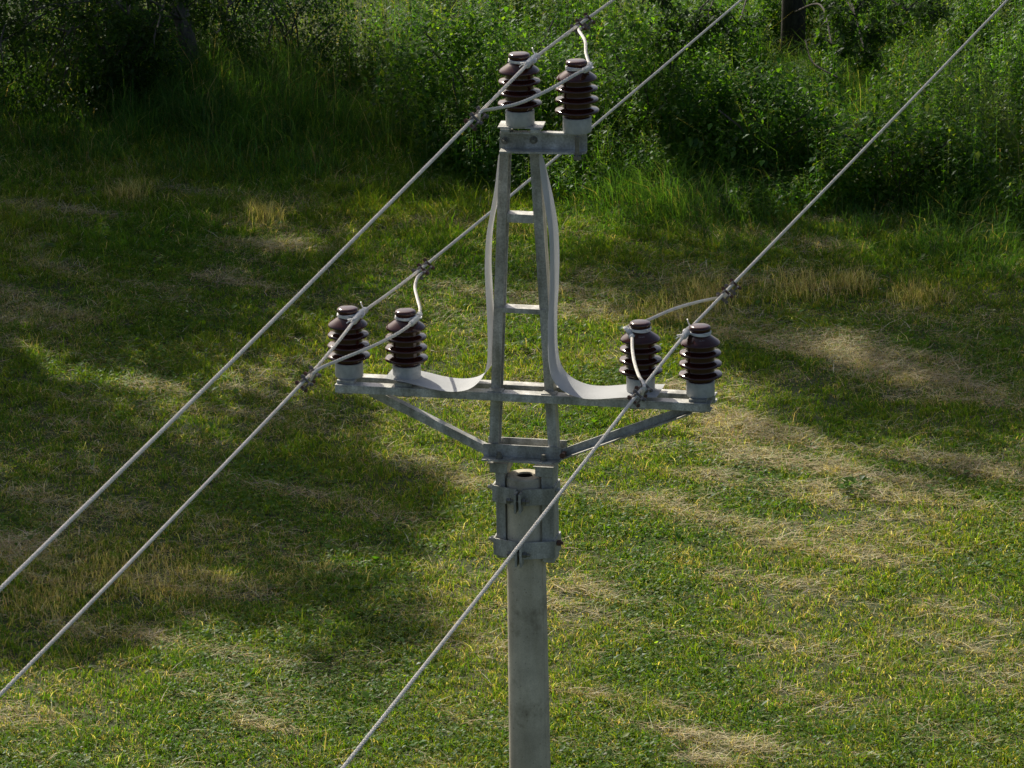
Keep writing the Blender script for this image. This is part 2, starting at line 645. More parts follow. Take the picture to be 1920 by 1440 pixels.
bl, brr = WTinv(939, 265, -.037), WTinv(1100, 265, -.045)
zbt = zb0
zbb = loc(1000, 289.5, -.090)[1]
mm = MB(WT)
mm.box(bl, brr, -.038, -.031, zbb + .007, zbt - .007)
mm.box(bl, brr - .002, -.062, -.031, zbt - .007, zbt)
mm.hexa([(bl, -.090, zbb), (brr - .014, -.090, zbb), (brr, -.074, zbb), (bl, -.031, zbb),
         (bl, -.090, zbb + .007), (brr - .014, -.090, zbb + .007), (brr, -.074, zbb + .007), (bl, -.031, zbb + .007)])
mm.hexa([(bl + .0005, -.031, zbb), (brr, -.074, zbb), (brr, -.031, zbb), (bl + .001, -.0309, zbb),
         (bl + .0005, -.031, zbb + .007), (brr, -.074, zbb + .007), (brr, -.031, zbb + .007), (bl + .001, -.0309, zbb + .007)])
beam = mm.build('top_beam', GALV, pole)
for px in (946.5, 1000):
    a = WTinv(px, 264, -.045)
    zz = loc(px, 264, -.045)[1]
    b = MB(WT)
    b.cyl((a, -.038, zz), (a, -.042, zz), .0155, 16).cyl((a, -.042, zz), (a, -.053, zz), .0120, 6).cyl((a, -.053, zz), (a, -.062, zz), .007, 10)
    b.build('bolt', BOLT, beam, 30)
# raised plate under the left insulator, on two spacer bars
pu, pz = loc(976, 233, -.012)
mm = MB(WT)
a0, a1 = WTinv(934, 240, -.05), WTinv(1018, 240, -.05)
zp = pz
for (x0, x1) in ((939, 956), (995, 1013)):
    q0, q1 = WTinv(x0, 240, -.06), WTinv(x1, 240, -.06)
    mm.box(q0, q1, -.07, .02, zbt + .0005, zp - .006)
mm.box(a0, a1, -.062, .036, zp - .006, zp)
mm.build('seat_plate', GALV, beam, bevel=.001)
u1, _ = loc(975.3, 232, -.012)
INS['tl'] = [u1, -.012, zp]
lo_, hi_ = -.11, .05
for _ in range(40):
    md_ = (lo_ + hi_) / 2
    if loc(1082.5, 246.5, md_)[1] > zbt: lo_ = md_
    else: hi_ = md_
u2, _ = loc(1082.5, 246.5, lo_)
INS['tr'] = [u2, lo_, zbt]
b = MB(W)
us = loc(1082, 270, -.078)[0]
b.cyl((us, -.078, zbb - .012), (us, -.078, zbt - .001), .0085, 12)
b.cyl((us, -.078, zbb - .016), (us, -.078, zbb - .001), .016, 6)
b.build('bolt', BOLT, beam, 30)

# ------------------------------------------------------------------ insulators
K = .00210
prof_porc = [(.0, .2826), (.030, .2826), (.038, .2805), (.0415, .2765), (.0425, .2715), (.0415, .266), (.0385, .2625), (.0375, .258),
             (.0375, .248), (.039, .2445), (.044, .241)]
for k, (zr, rr) in enumerate(((.215, .0795), (.174, .0825), (.1305, .0845), (.087, .0865))):
    if k:
        prof_porc += [(.0540, zr + .014), (.0550, zr + .0105), (.058, zr + .0085)]
    prof_porc += [(rr - .009, zr + .0045 if k else zr + .0085), (rr - .0025, zr + .0018), (rr, zr - .0015), (rr - .0010, zr - .0062), (rr - .006, zr - .0066),
                  (.064, zr - .0010), (.0550, zr + .000), (.0535, zr - .004)]
prof_porc += [(.0525, .072), (.050, .063), (.0485, .058)]
prof_foot = [(.0485, .0585), (.0535, .0590), (.0555, .0575), (.056, .054), (.056, .004), (.0535, .0), (.0, .0)]
porc_mb = MB().lathe(prof_porc, 64)
foot_mb = MB().lathe(prof_foot, 48)


def marking():
    """two rows of tiny pale print on the upper cone, too small to read"""
    mm = MB()
    rs = random.Random(3)
    for row in range(2):
        zc = .2335 - row * .006
        rc = .044 + (.241 - zc) / (.241 - .2225) * (.0705 - .044) + .0004
        a = -1.05
        while a < -.62:
            da = rs.uniform(.022, .05)
            z0, z1 = zc - .0017, zc + .0017
            r0 = rc + .0022
            r1 = rc - .0022
            mm.add([(r0 * math.cos(a), r0 * math.sin(a), z0), (r0 * math.cos(a + da), r0 * math.sin(a + da), z0),
                    (r1 * math.cos(a + da), r1 * math.sin(a + da), z1), (r1 * math.cos(a), r1 * math.sin(a), z1)], [(0, 1, 2, 3)])
            a += da + rs.uniform(.012, .03)
    return mm


def tie_mb(heavy):
    mm = MB()
    for j in range(3 if heavy else 4):
        z = .2495 + j * .0042
        pts = []
        for k in range(41):
            a = 2 * math.pi * k / 40
            pts.append(((.0405 + .0012 * math.sin(3 * a + j)) * math.cos(a), (.0405 + .0012 * math.sin(3 * a + j)) * math.sin(a), z + .0013 * math.sin(a * 2 + j)))
        mm.tube(pts, .0024, 6)
    return mm


labels = {
    'tl': 'brown ribbed porcelain insulator on the raised plate at the left of the top beam',
    'tr': 'brown ribbed porcelain insulator overhanging the right end of the short top beam',
    'lo': 'brown ribbed porcelain insulator at the far left tip of the long crossarm',
    'li': 'brown ribbed porcelain insulator poking through the left white plastic strip',
    'ri': 'brown ribbed porcelain insulator standing in the flat end of the right white strip',
    'ro': 'brown ribbed porcelain insulator at the far right tip of the long crossarm',
}
NECK = .2545
ins_root = {}
first = None
mk = marking()
for key in ('tl', 'tr', 'lo', 'li', 'ri', 'ro'):
    u, v, z = INS[key]
    p = W(u, v, z + .0006)
    if first is None:
        r = empty('insulator', (0, 0, 0))
        porc_mb.build('porcelain_body', PORC, r, 50)
        foot_mb.build('metal_foot', FOOT, r, 40)
        tie_mb(True).build('tie_ring', TIE, r, 60)
        first = r
    else:
        r = first.copy()
        col.objects.link(r)
        for ch in list(first.children):
            if ch.name.startswith('print'): continue
            c2 = ch.copy()
            c2.parent = r
            col.objects.link(c2)
    r.location = p
    r.rotation_euler.z = {'tl': .2, 'tr': 1.1, 'lo': 2.3, 'li': .15, 'ri': -.12, 'ro': -.12}[key]
    tag(r, labels[key], 'insulator', 'brown insulators on the pole head')
    ins_root[key] = r
for key in ('li', 'ri', 'ro'):
    rr_ = ins_root[key]
    a = rr_.rotation_euler.z
    mo = bpy.data.meshes.new('print_mark')
    turn = {'li': -.15, 'ri': -.55, 'ro': -.55}[key]
    ca, sa = math.cos(turn), math.sin(turn)
    mo.from_pydata([(x * ca - y * sa, x * sa + y * ca, zz) for x, y, zz in mk.v], [], mk.f)
    mo.materials.append(PRINT)
    oo = bpy.data.objects.new('print_mark', mo)
    oo.parent = rr_
    col.objects.link(oo)

# ------------------------------------------------------------------ white plastic strips
def catmull(pts, step):
    P = [Vector(p) for p in pts]
    P = [P[0] * 2 - P[1]] + P + [P[-1] * 2 - P[-2]]
    out = []
    for i in range(1, len(P) - 2):
        a, b, c, d = P[i - 1], P[i], P[i + 1], P[i + 2]
        nn = max(1, int((c - b).length / step))
        for k in range(nn):
            t = k / nn
            out.append(.5 * ((2 * b) + (c - a) * t + (2 * a - 5 * b + 4 * c - d) * t * t + (3 * b - a - 3 * c + d) * t ** 3))
    out.append(P[-2].copy())
    return out


def ribbon(name, label, pts, holes, nv=14):
    """pts: (px, py) of the near edge, near-edge v, far-edge v"""
    near = []
    vs_ = []
    for (px, py, vn, vf) in pts:
        u, z = loc(px, py, vn)
        near.append((u, z, 0))
        vs_.append((vn, vf, 0))
    a = catmull(near, .012)
    # resample v with the same parameterisation
    bvs = []
    P = [Vector(p) for p in near]
    for i in range(len(P) - 1):
        nn = max(1, int((P[i + 1] - P[i]).length / .012))
        for k in range(nn):
            t = k / nn
            bvs.append((vs_[i][0] * (1 - t) + vs_[i + 1][0] * t, vs_[i][1] * (1 - t) + vs_[i + 1][1] * t))
    bvs.append(vs_[-1][:2])
    rows = len(a)
    verts, faces = [], []
    for i in range(rows):
        vn, vf = bvs[i]
        for j in range(nv + 1):
            t = j / nv
            verts.append((a[i].x, vn * (1 - t) + vf * t, a[i].y))
    for i in range(rows - 1):
        for j in range(nv):
            q = (i * (nv + 1) + j, i * (nv + 1) + j + 1, (i + 1) * (nv + 1) + j + 1, (i + 1) * (nv + 1) + j)
            cu = sum(verts[k][0] for k in q) / 4
            cv = sum(verts[k][1] for k in q) / 4
            if any((cu - hu) ** 2 + (cv - hv) ** 2 < .050 ** 2 and verts[q[0]][2] < .2 for hu, hv in holes):
                continue
            faces.append(q)
    mm = MB(W).add(verts, faces)
    o = mm.build(name, PLAST, None, 60)
    tag(o, label, 'bird guard', 'white plastic strips on the pole head')
    return o


VN, VF = -.098, .078
ribbon('bird_guard_strip', 'white plastic strip curving from the left mast leg onto the left crossarm',
       [(934.5, 291, -.055, .02), (932.3, 310, -.07, .03), (927.8, 351, -.085, .015), (919, 400, VN, .02), (911.8, 444, VN, .02), (908.9, 501, VN, .02),
        (911.0, 556, VN, .022), (913.6, 608, VN, .028), (914.5, 650, VN, .04), (912.5, 684, VN, .065), (903.5, 709, VN, VF), (881.7, 728.5, VN, VF), (852.5, 734.5, VN, VF),
        (817, 731, VN, VF), (780, 722, VN, VF), (748, 714.5, -.09, VF), (721, 709, -.075, VF)],
       [(INS['li'][0], INS['li'][1])])
ribbon('bird_guard_strip', 'white plastic strip curving from the right mast leg onto the right crossarm',
       [(1010.5, 291, -.06, -.015), (1011.5, 310, -.08, .0), (1014, 333, -.09, .02), (1022, 388, VN, .05), (1029.5, 444, VN, .065), (1031, 501, VN, VF), (1030, 556.7, VN, VF),
        (1027.5, 600, VN, VF), (1027, 650, VN, VF), (1028.5, 680, VN, VF), (1035, 709, VN, VF), (1053, 731, VN, VF), (1083, 745, VN, VF), (1116.7, 748.5, VN, VF),
        (1175, 745, VN, VF), (1231, 745.5, VN, VF)],
       [(INS['ri'][0], INS['ri'][1])])

# ------------------------------------------------------------------ conductors
AZ_FAR, AZ_NEAR = R(15.5), R(17.5)


def on_az(P, px, py, az):
    """point on the photo ray lying in the vertical plane through P with azimuth az"""
    nrm = Vector((math.cos(az), -math.sin(az), 0))
    d = ray(px, py)
    t = (P - C).dot(nrm) / d.dot(nrm)
    return C + d * t


def vof(p):
    return (p - O).dot(VX)


def strand(path, r, lobes=7, lay=.105, amp=.27):
    vs, fs = [], []
    nn = lobes * 2
    rot = 0
    ref = Vector((0, 0, 1))
    for i, p in enumerate(path):
        t = (path[min(i + 1, len(path) - 1)] - path[max(i - 1, 0)]).normalized()
        a = (ref - t * ref.dot(t)).normalized()
        b = t.cross(a)
        ref = a
        if i: rot += 2 * math.pi * (p - path[i - 1]).length / lay
        for k in range(nn):
            an = 2 * math.pi * k / nn + rot
            q = r * (1 if k % 2 == 0 else 1 - amp)
            vs.append(p + a * (q * math.cos(an)) + b * (q * math.sin(an)))
    for i in range(len(path) - 1):
        for k in range(nn):
            k2 = (k + 1) % nn
            fs.append((i * nn + k, i * nn + k2, (i + 1) * nn + k2, (i + 1) * nn + k))
    fs.append(tuple(range(nn))[::-1])
    fs.append(tuple(range((len(path) - 1) * nn, len(path) * nn)))
    return MB().add(vs, fs)


def neck(key, side):
    u, v, z = INS[key]
    return W(u + side * .0495, v, z + NECK)


WR = .0070
wires = {
    'top': dict(ins='tl', jmp='tr', side=1, far=[(1085, 47), (1150, 0)], near=[(892, 219), (440, 673), (0, 1105)],
                lab='white stranded overhead wire passing the left insulator on the top beam'),
    'left': dict(ins='lo', jmp='li', side=1, far=[(791, 503), (1040, 298), (1390, 0)], near=[(577, 707), (290, 1007), (0, 1303)],
                 lab='white stranded overhead wire passing behind the mast to the left crossarm tip'),
    'right': dict(ins='ro', jmp='ri', side=-1, far=[(1363, 545), (1620, 280), (1889, 0)], near=[(1198, 736), (930, 1079), (643, 1440)],
                  lab='white stranded overhead wire crossing in front of the concrete pole'),
}
jl = {'top': 'short wire loop tied to the right insulator of the top beam',
      'left': 'short wire loop tied to the insulator in the left white strip',
      'right': 'short wire loop tied to the insulator in the right white strip'}
clamp_px = {'top': [(1098, 35.5, 'far', 'upper'), (1082, 47.5, 'far', 'lower'), (898.5, 212.5, 'near', 'upper'), (885, 226, 'near', 'lower')],
            'left': [(798, 497.5, 'far', 'upper'), (786, 507, 'far', 'lower'), (585, 699, 'near', 'upper'), (568, 716.5, 'near', 'lower')],
            'right': [(1373, 536, 'far', 'upper'), (1357.5, 551, 'far', 'lower'), (1205.5, 727, 'near', 'upper'), (1191.5, 744, 'near', 'lower')]}
phase = {'top': 'top beam wire', 'left': 'left crossarm wire', 'right': 'right crossarm wire'}


def proj(p):
    d = p - C
    return 960 + F_PX * d.dot(RT) / d.dot(FW), 720 - F_PX * d.dot(UP) / d.dot(FW)


for key, wd in wires.items():
    N = neck(wd['ins'], wd['side'])
    far = [on_az(N, *q, AZ_FAR) for q in wd['far']]
    near = [on_az(N, *q, AZ_NEAR) for q in wd['near']]
    fd = (far[-1] - far[-2]).normalized()
    nd = (near[-1] - near[-2]).normalized()
    # outside the frame: keep going along a slack curve
    ext_f = [far[-1] + fd * s + Vector((0, 0, .0010 * s * s)) for s in (3, 8, 15, 24, 34)]
    ext_n = [near[-1] + nd * s + Vector((0, 0, .0012 * s * s)) for s in (3, 8, 15, 24)]
    t = ((far[0] - N).normalized() - (near[0] - N).normalized()).normalized()
    ctrl = list(reversed(ext_f)) + list(reversed(far)) + [N + t * .03, N, N - t * .03] + near + ext_n
    path = catmull(ctrl, .0075)
    o = strand(path, WR).build('overhead_wire', ALU, None)
    tag(o, wd['lab'], 'power line', 'overhead wires on the pole')
    # thicker spiral tie sleeves on the wire either side of the neck
    wp = [p for p in path if (p - N).length < .12]
    iN = min(range(len(wp)), key=lambda i: (wp[i] - N).length)
    mm = MB()
    spans = ((max(0, iN - 14), iN - 2), (iN + 2, min(len(wp) - 1, iN + 15))) if wd['side'] > 0 else ((max(0, iN - 9), iN - 2), (iN + 2, min(len(wp) - 1, iN + 13)))
    for (i0, i1) in spans:
        seg = wp[i0:i1]
        if len(seg) > 3:
            fine = catmull(seg, .0025)
            mm2 = strand(fine, .0135, 10, .06, .2)
            mm.add([tuple(q) for q in mm2.v], mm2.f)
    # tie wire crossing over the conductor and two loose tails
    tq = (wp[min(iN + 5, len(wp) - 1)] - wp[max(iN - 5, 0)]).normalized()
    sv = UX * wd['side']
    for (s0, s1) in ((-.022, .03), (.024, -.03)):
        c0 = N + tq * s0 - sv * .018
        c1 = N + tq * s1 - sv * .018
        mm.tube(catmull([c0, N + tq * s0 * .6 + sv * .012 + Vector((0, 0, .006)), N + sv * .016, N + tq * s1 * .6 + sv * .012 - Vector((0, 0, .004)), c1], .005), .0026, 6)
    e0 = wp[max(0, iN - 13)]
    e1 = wp[min(len(wp) - 1, iN + 13)]
    mm.tube([e0, e0 + Vector((-.012, 0, .02)), e0 + Vector((-.016, -.004, .036))], .0026, 6)
    mm.tube([e1, e1 + Vector((-.018, -.01, .004)), e1 + Vector((-.030, -.012, -.004))], .0026, 6)
    mm.tube([e1, e1 + Vector((-.010, -.01, .012)), e1 + Vector((-.026, -.012, .010))], .0026, 6)
    mm.build('tie_wrap', TIE, o)

    # jumper loop
    J = neck(wd['jmp'], wd['side'])
    vj = vof(J)
    cf, cn = far[0], near[0]
    vf, vn = vof(cf), vof(cn)
    if key == 'top':
        fpx = [(1086, 57), (1097, 76), (1099, 98), (1103, 113)]
        npx = [(1080, 139), (1030, 168), (975, 193), (930, 203.5), (902, 209)]
    elif key == 'left':
        fpx = [(784, 519), (778.5, 538), (783, 560), (788, 580)]
        npx = [(757, 618), (718, 640), (680, 657), (634, 676), (594, 694)]
    else:
        fpx = [(1349, 558), (1310, 566), (1262, 580), (1213, 601)]
        npx = [(1186, 655), (1190, 680), (1198, 704), (1208, 722)]
    pts = [cf + Vector((.012, -.004, -.012))]
    for i, q in enumerate(fpx):
        t = (i + .6) / (len(fpx) + .4)
        if key == 'right': t = (i + .3) / (len(fpx) - .3)
        pts.append(locw(*q, vf * (1 - t) + (vj + (.045 if key == 'right' else 0)) * t))
    if key == 'right':
        uu, vv, zz = INS['ri']
        pts.append(W(uu - .030, vv + .040, zz + NECK))
        pts += [J, W(uu - .043, vv - .026, zz + NECK)]
        q0 = vv - .026
        if True:
            pts.append(locw(1185, 632, -.05)); q0 = -.05
    else:
        pts += [J]
        q0 = vj
    for i, q in enumerate(npx):
        t = (i + 1) / len(npx)
        pts.append(locw(*q, q0 * (1 - t) + vn * t))
    pts.append(cn + Vector((.010, 0, -.010)))
    jp = catmull(pts, .0075)
    jo = strand(jp, WR * .97).build('jumper_wire', ALU, None)
    tag(jo, jl[key], 'jumper wire', 'short wire loops at the insulators')
    mm = MB()
    iJ = min(range(len(jp)), key=lambda i: (jp[i] - J).length)
    for (i0, i1) in ((iJ - 8, iJ - 1), (iJ + 1, iJ + 10)):
        seg = jp[max(0, i0):i1]
        m2 = strand(catmull(seg, .0025), .0118, 10, .05, .2)
        mm.add([tuple(q) for q in m2.v], m2.f)
    tq = (jp[iJ + 3] - jp[iJ - 3]).normalized()
    mm.tube(catmull([J + tq * .02 - sv * .016, J + tq * .012 + sv * .012, J - tq * .012 + sv * .012, J - tq * .02 - sv * .016], .005), .0026, 6)
    mm.build('tie_wrap', TIE, jo)

    # parallel groove clamps
    for (px, py, fn, ul) in clamp_px[key]:
        p = min(path, key=lambda q: (proj(q)[0] - px) ** 2 + (proj(q)[1] - py) ** 2)
        i = path.index(p)
        t = (path[i + 2] - path[i - 2]).normalized()
        a = (Vector((0, 0, 1)) - t * t.z).normalized()
        b = t.cross(a)
        if b.x < 0: t, b = -t, -b
        b, a = (b - a * .9).normalized(), (a + b * .9).normalized()
        fr = Matrix((t, b, a)).transposed()
        ctr = p + Vector((.004, 0, -.006))
        TT = lambda x, y, z, ctr=ctr, fr=fr: ctr + fr @ Vector((x, y, z))
        side = {'far': 'beyond', 'near': 'this side of'}[fn]
        root = tag(empty('wire_clamp', ctr),
                   f"{ul} of the two clamps on the {phase[key]} {side} its insulator", 'wire clamp', 'bolted clamps on the wires')
        mm = MB(TT)
        for s in (-1, 1):
            mm.hexa([(-.017, s * .014 - .004, -.018), (.017, s * .014 - .004, -.018), (.017, s * .014 + .004, -.018), (-.017, s * .014 + .004, -.018),
                     (-.014, s * .014 - .004, .017), (.014, s * .014 - .004, .017), (.014, s * .014 + .004, .017), (-.014, s * .014 + .004, .017)])
        mm.box(-.012, .012, -.010, .010, -.021, -.013)
        mm.build('clamp_jaw', CLAMP, root, bevel=.0015)
        for s in (-1, 1):
            x, z = s * .008, .0135 * s
            bb = MB(TT)
            bb.cyl((x, -.031, z), (x, .030, z), .0046, 8)
            bb.cyl((x, -.028, z), (x, -.019, z), .0088, 6)
            bb.cyl((x, .019, z), (x, .027, z), .0088, 6)
            bb.cyl((x, -.0195, z), (x, -.0182, z), .0115, 12)
            bb.build('bolt', RUST if (s > 0) == (fn == 'far') else CLAMP, root, 30)

# ------------------------------------------------------------------ ground
me = MB()
gx = [-1500, -200, -60, -20, 0, 20, 60, 200, 1500]
gy = [-1500, -200, -20, 20, 40, 60, 90, 250, 1500]
vs = [(x, y, 0) for y in gy for x in gx]
fs = [(j * 9 + i, j * 9 + i + 1, (j + 1) * 9 + i + 1, (j + 1) * 9 + i) for j in range(8) for i in range(8)]
g = me.add(vs, fs).build('meadow_ground', SOIL, None)
tag(g, kind='structure')


# ------------------------------------------------------------------ grass building blocks
def blades(P, h, w, az, lean, curl, tint, tipk=1.15, basek=.8):
    """one 3-segment blade per row. lean: horizontal reach / height; returns verts, faces, tint"""
    n = len(P)
    d = np.stack([np.cos(az), np.sin(az), np.zeros(n)], 1)
    s = np.stack([-np.sin(az), np.cos(az), np.zeros(n)], 1)
    a2 = az + RNG.uniform(0, math.pi, n)
    s = np.stack([np.cos(a2), np.sin(a2), np.zeros(n)], 1)
    up = np.array([0, 0, 1.0])
    hv = np.cos(lean) * h
    hr = np.sin(lean) * h
    p1 = P + up * (hv * .5)[:, None] + d * (hr * .32)[:, None]
    p2 = P + up * (hv * (1 - curl * .45))[:, None] + d * (hr * 1.0 + h * curl * .3)[:, None]
    ws = s * (w / 2)[:, None]
    V = np.stack([P - ws, P + ws, p1 - ws * .85, p1 + ws * .85, p2], 1).reshape(-1, 3)
    i = np.arange(n)[:, None] * 5
    q = i + np.array([[0, 1, 3, 2]])
    t = i + np.array([[2, 3, 4]])
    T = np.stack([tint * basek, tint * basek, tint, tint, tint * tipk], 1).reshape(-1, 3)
    return V, q, t, T


def join(parts):
    V, Q, T3, C3, k = [], [], [], [], 0
    for v, q, t, c in parts:
        V.append(v); Q.append(q + k); T3.append(t + k); C3.append(c); k += len(v)
    return np.concatenate(V), np.concatenate(Q), np.concatenate(T3), np.concatenate(C3)


def leaves(P, ax, L, wd, droop, tint, fold=.25):
    """folded diamond leaves: P base, ax unit direction, L length, wd width"""
    n = len(P)
    up = np.array([0, 0, 1.0])
    side = np.cross(ax, up)
    ln = np.linalg.norm(side, axis=1, keepdims=True)
    side = np.where(ln > .05, side / np.maximum(ln, 1e-6), np.array([[1.0, 0, 0]]))
    nr = np.cross(side, ax)
    mid = P + ax * (L * .45)[:, None]
    lf = mid + side * (wd / 2)[:, None] + nr * (wd * fold * .5)[:, None]
    rt = mid - side * (wd / 2)[:, None] + nr * (wd * fold * .5)[:, None]
    tip = P + ax * L[:, None] - up * (L * droop)[:, None]
    V = np.stack([P, lf, mid, rt, tip], 1).reshape(-1, 3)
    i = np.arange(n)[:, None] * 5
    F = np.concatenate([i + np.array([[0, 2, 1]]), i + np.array([[0, 3, 2]]), i + np.array([[1, 2, 4]]), i + np.array([[2, 3, 4]])])
    T = np.repeat(tint, 5, axis=0)
    return V, F, T


def pick(n, cols, wts, jit=.18):
    cols = np.array(cols, float)
    k = RNG.choice(len(cols), n, p=np.array(wts) / sum(wts))
    c = cols[k] * (1 + RNG.normal(0, jit, (n, 1))) * (1 + RNG.normal(0, .06, (n, 3)))
    return np.clip(c, .004, .9)


GREENS = [(.125, .225, .020), (.18, .26, .026), (.088, .190, .022), (.25, .285, .05)]
DRYS = [(.50, .425, .23), (.61, .535, .32), (.38, .315, .16), (.70, .63, .43)]

# straw patches seen in the photo, as ground ellipses: px, py, rx, ry, image slope, weight
PATCH = [(1560, 655, 300, 36, .2, 1.3), (1760, 725, 210, 42, .18, 1.5), (1470, 840, 200, 55, .25, 1.5), (1590, 925, 230, 55, .1, 1.9),
         (1860, 885, 150, 36, .05, .9), (1110, 565, 130, 40, .1, .75), (1450, 530, 170, 36, -.05, .7), (280, 415, 300, 22, .08, .9),
         (480, 458, 220, 20, .1, .9), (90, 590, 260, 36, .1, .5), (330, 525, 330, 26, .12, .65), (200, 720, 300, 46, .12, .6),
         (50, 1035, 120, 55, .1, .9), (300, 1085, 270, 50, .12, .85), (430, 1330, 120, 60, .2, .9), (110, 1420, 170, 36, .0, .9),
         (1110, 1095, 130, 50, .2, .95), (1560, 1190, 190, 24, .2, .9), (1360, 1410, 100, 34, .1, 1.9), (830, 885, 130, 28, .2, .8),
         (560, 940, 70, 28, .1, .8), (150, 870, 130, 30, .2, .7), (1350, 775, 150, 44, .3, 1.3), (1180, 1330, 130, 60, .2, .6),
         (700, 1230, 160, 30, .1, .4), (1820, 1180, 180, 50, .15, .5), (1640, 1340, 190, 40, .2, .6), (880, 1330, 90, 50, .1, .4),
         (1340, 960, 200, 50, .1, .5), (1700, 1050, 200, 40, .15, .5)]


def to_px(x, y):
    """photo pixel of ground points"""
    dx, dy, dz = x - C.x, y - C.y, -C.z
    f = dx * FW.x + dy * FW.y + dz * FW.z
    r = dx * RT.x + dy * RT.y + dz * RT.z
    u = dx * UP.x + dy * UP.y + dz * UP.z
    return 960 + F_PX * r / f, 720 - F_PX * u / f


def dryness(x, y):
    a = R(-32)
    xr, yr = x * math.cos(a) + y * math.sin(a), -x * math.sin(a) + y * math.cos(a)
    n1 = vnoise(xr * .55 + 40, yr * 1.5 + 40, 5, 4)
    n2 = vnoise(x * 2.4 + 9, y * 1.9 + 30, 25, 3)
    n3 = vnoise(xr * 1.1 + 4, yr * 4.6 + 2, 83, 3)
    d = np.clip((n1 - .47) * 3.2, 0, 1) * .55 + np.clip((n2 - .52) * 3, 0, 1) * .3 + np.clip((n3 - .53) * 4, 0, 1) * .45
    px, py = to_px(x, y)
    wob = (vnoise(x * 1.6 + 3, y * 1.6 + 8, 61, 3) - .5)
    for (cx, cy, rx, ry, sl, w) in PATCH:
        ex = (px - cx) / rx
        ey = (py - cy - sl * (px - cx)) / (ry * .9)
        q = np.sqrt(ex * ex + ey * ey) + wob * 1.1
        d += w * .8 * np.clip(1.3 - q, 0, 1) * np.clip(.2 + (n3 - .30) * 2.6, 0, 1.25)
    return d


# ---- mown grass ---------------------------------------------------
def field_points(n, x0, x1, y0, y1):
    return RNG.uniform(x0, x1, n), RNG.uniform(y0, y1, n)


NB = 1500000
x, y = field_points(NB, -7.2, 7.2, 34.5, 58.5)
keep = np.abs(x) < 1.2 + y * .113
x, y = x[keep], y[keep]
dry = dryness(x, y)
leafy = vnoise(x * .8 + 70, y * .7 + 5, 77, 4)
tallm = vnoise(x * 1.3 + 12, y * 1.0 + 77, 91, 3)
n = len(x)
isdry = RNG.random(n) < np.clip(dry * .55 + .09 + .16 * np.clip((to_px(x, y)[1] - 780) / 250, 0, 1), 0, .82)
tft = vnoise(x * 6.5 + 3, y * 6.0 + 9, 131, 2)
_, py = to_px(x, y)
tallz = np.clip((560 - py) / 160, 0, 1)
dens = np.clip(.72 + (leafy - .4) * 1.2 + tallz * .4, .55, 1)
kp = RNG.random(n) < np.where(isdry, .8, dens) * np.clip(.52 + (tft - .34) * 2.2, .42, 1)
x, y, dry, leafy, tallm, isdry, tallz, tft = [a[kp] for a in (x, y, dry, leafy, tallm, isdry, tallz, tft)]
n = len(x)
h = RNG.uniform(.025, .075, n) * (.6 + 1.1 * tallm) * (.45 + 1.3 * tft) * (1 + 1.3 * tallz * RNG.random(n))
h = np.where(RNG.random(n) < .02, h * 2.2, h)
w = RNG.uniform(.005, .0105, n) * (1 + .2 * (~isdry))
az = RNG.uniform(0, 2 * math.pi, n)
lean = np.abs(RNG.normal(.55, .35, n))
lean = np.where(isdry, lean + .35, lean).clip(0, 1.45)
tint = pick(n, GREENS, [4, 4, 3, 1.5])
huez = vnoise(x * .5 + 20, y * .5 + 50, 33, 3)[:, None]
tint = tint * (1 + (huez - .5) * np.array([[.9, .35, .5]]))
tint[isdry] = pick(int(isdry.sum()), DRYS, [4, 3, 3, 1])
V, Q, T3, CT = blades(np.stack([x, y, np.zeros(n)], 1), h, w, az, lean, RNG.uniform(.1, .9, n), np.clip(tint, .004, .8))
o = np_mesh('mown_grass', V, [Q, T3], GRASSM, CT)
tag(o, 'short mown meadow grass, green mixed with dry blades, around the pole', 'grass', kind='stuff')

# ---- cut straw lying flat ----------------------------------------
NS = 650000
x, y = field_points(NS, -7.2, 7.2, 34.5, 55.5)
keep = (np.abs(x) < 1.0 + y * .112)
x, y = x[keep], y[keep]
d = dryness(x, y)
kp = RNG.random(len(x)) < np.clip((d - .20) * .75, .02, .9)
x, y, d = x[kp], y[kp], d[kp]
n = len(x)
_, py = to_px(x, y)
L = RNG.uniform(.07, .26, n)
az = np.where(RNG.random(n) < .5, RNG.normal(R(-35), .5, n), RNG.uniform(0, 2 * math.pi, n))
w = RNG.uniform(.004, .0078, n)
z = RNG.uniform(.004, .055, n) * np.clip(.5 + d * .6, .5, 1.4)
tint = pick(n, DRYS, [4, 4, 2, 2])
lean = RNG.uniform(1.2, 1.58, n)
V, Q, T3, CT = blades(np.stack([x, y, z], 1), L, w, az, lean, RNG.uniform(0, .25, n), tint, 1.05, 1.0)
o = np_mesh('cut_straw', V, [Q, T3], STRAWM, CT)
tag(o, 'pale dry cut straw lying in swaths on the mown meadow', 'straw', kind='stuff')

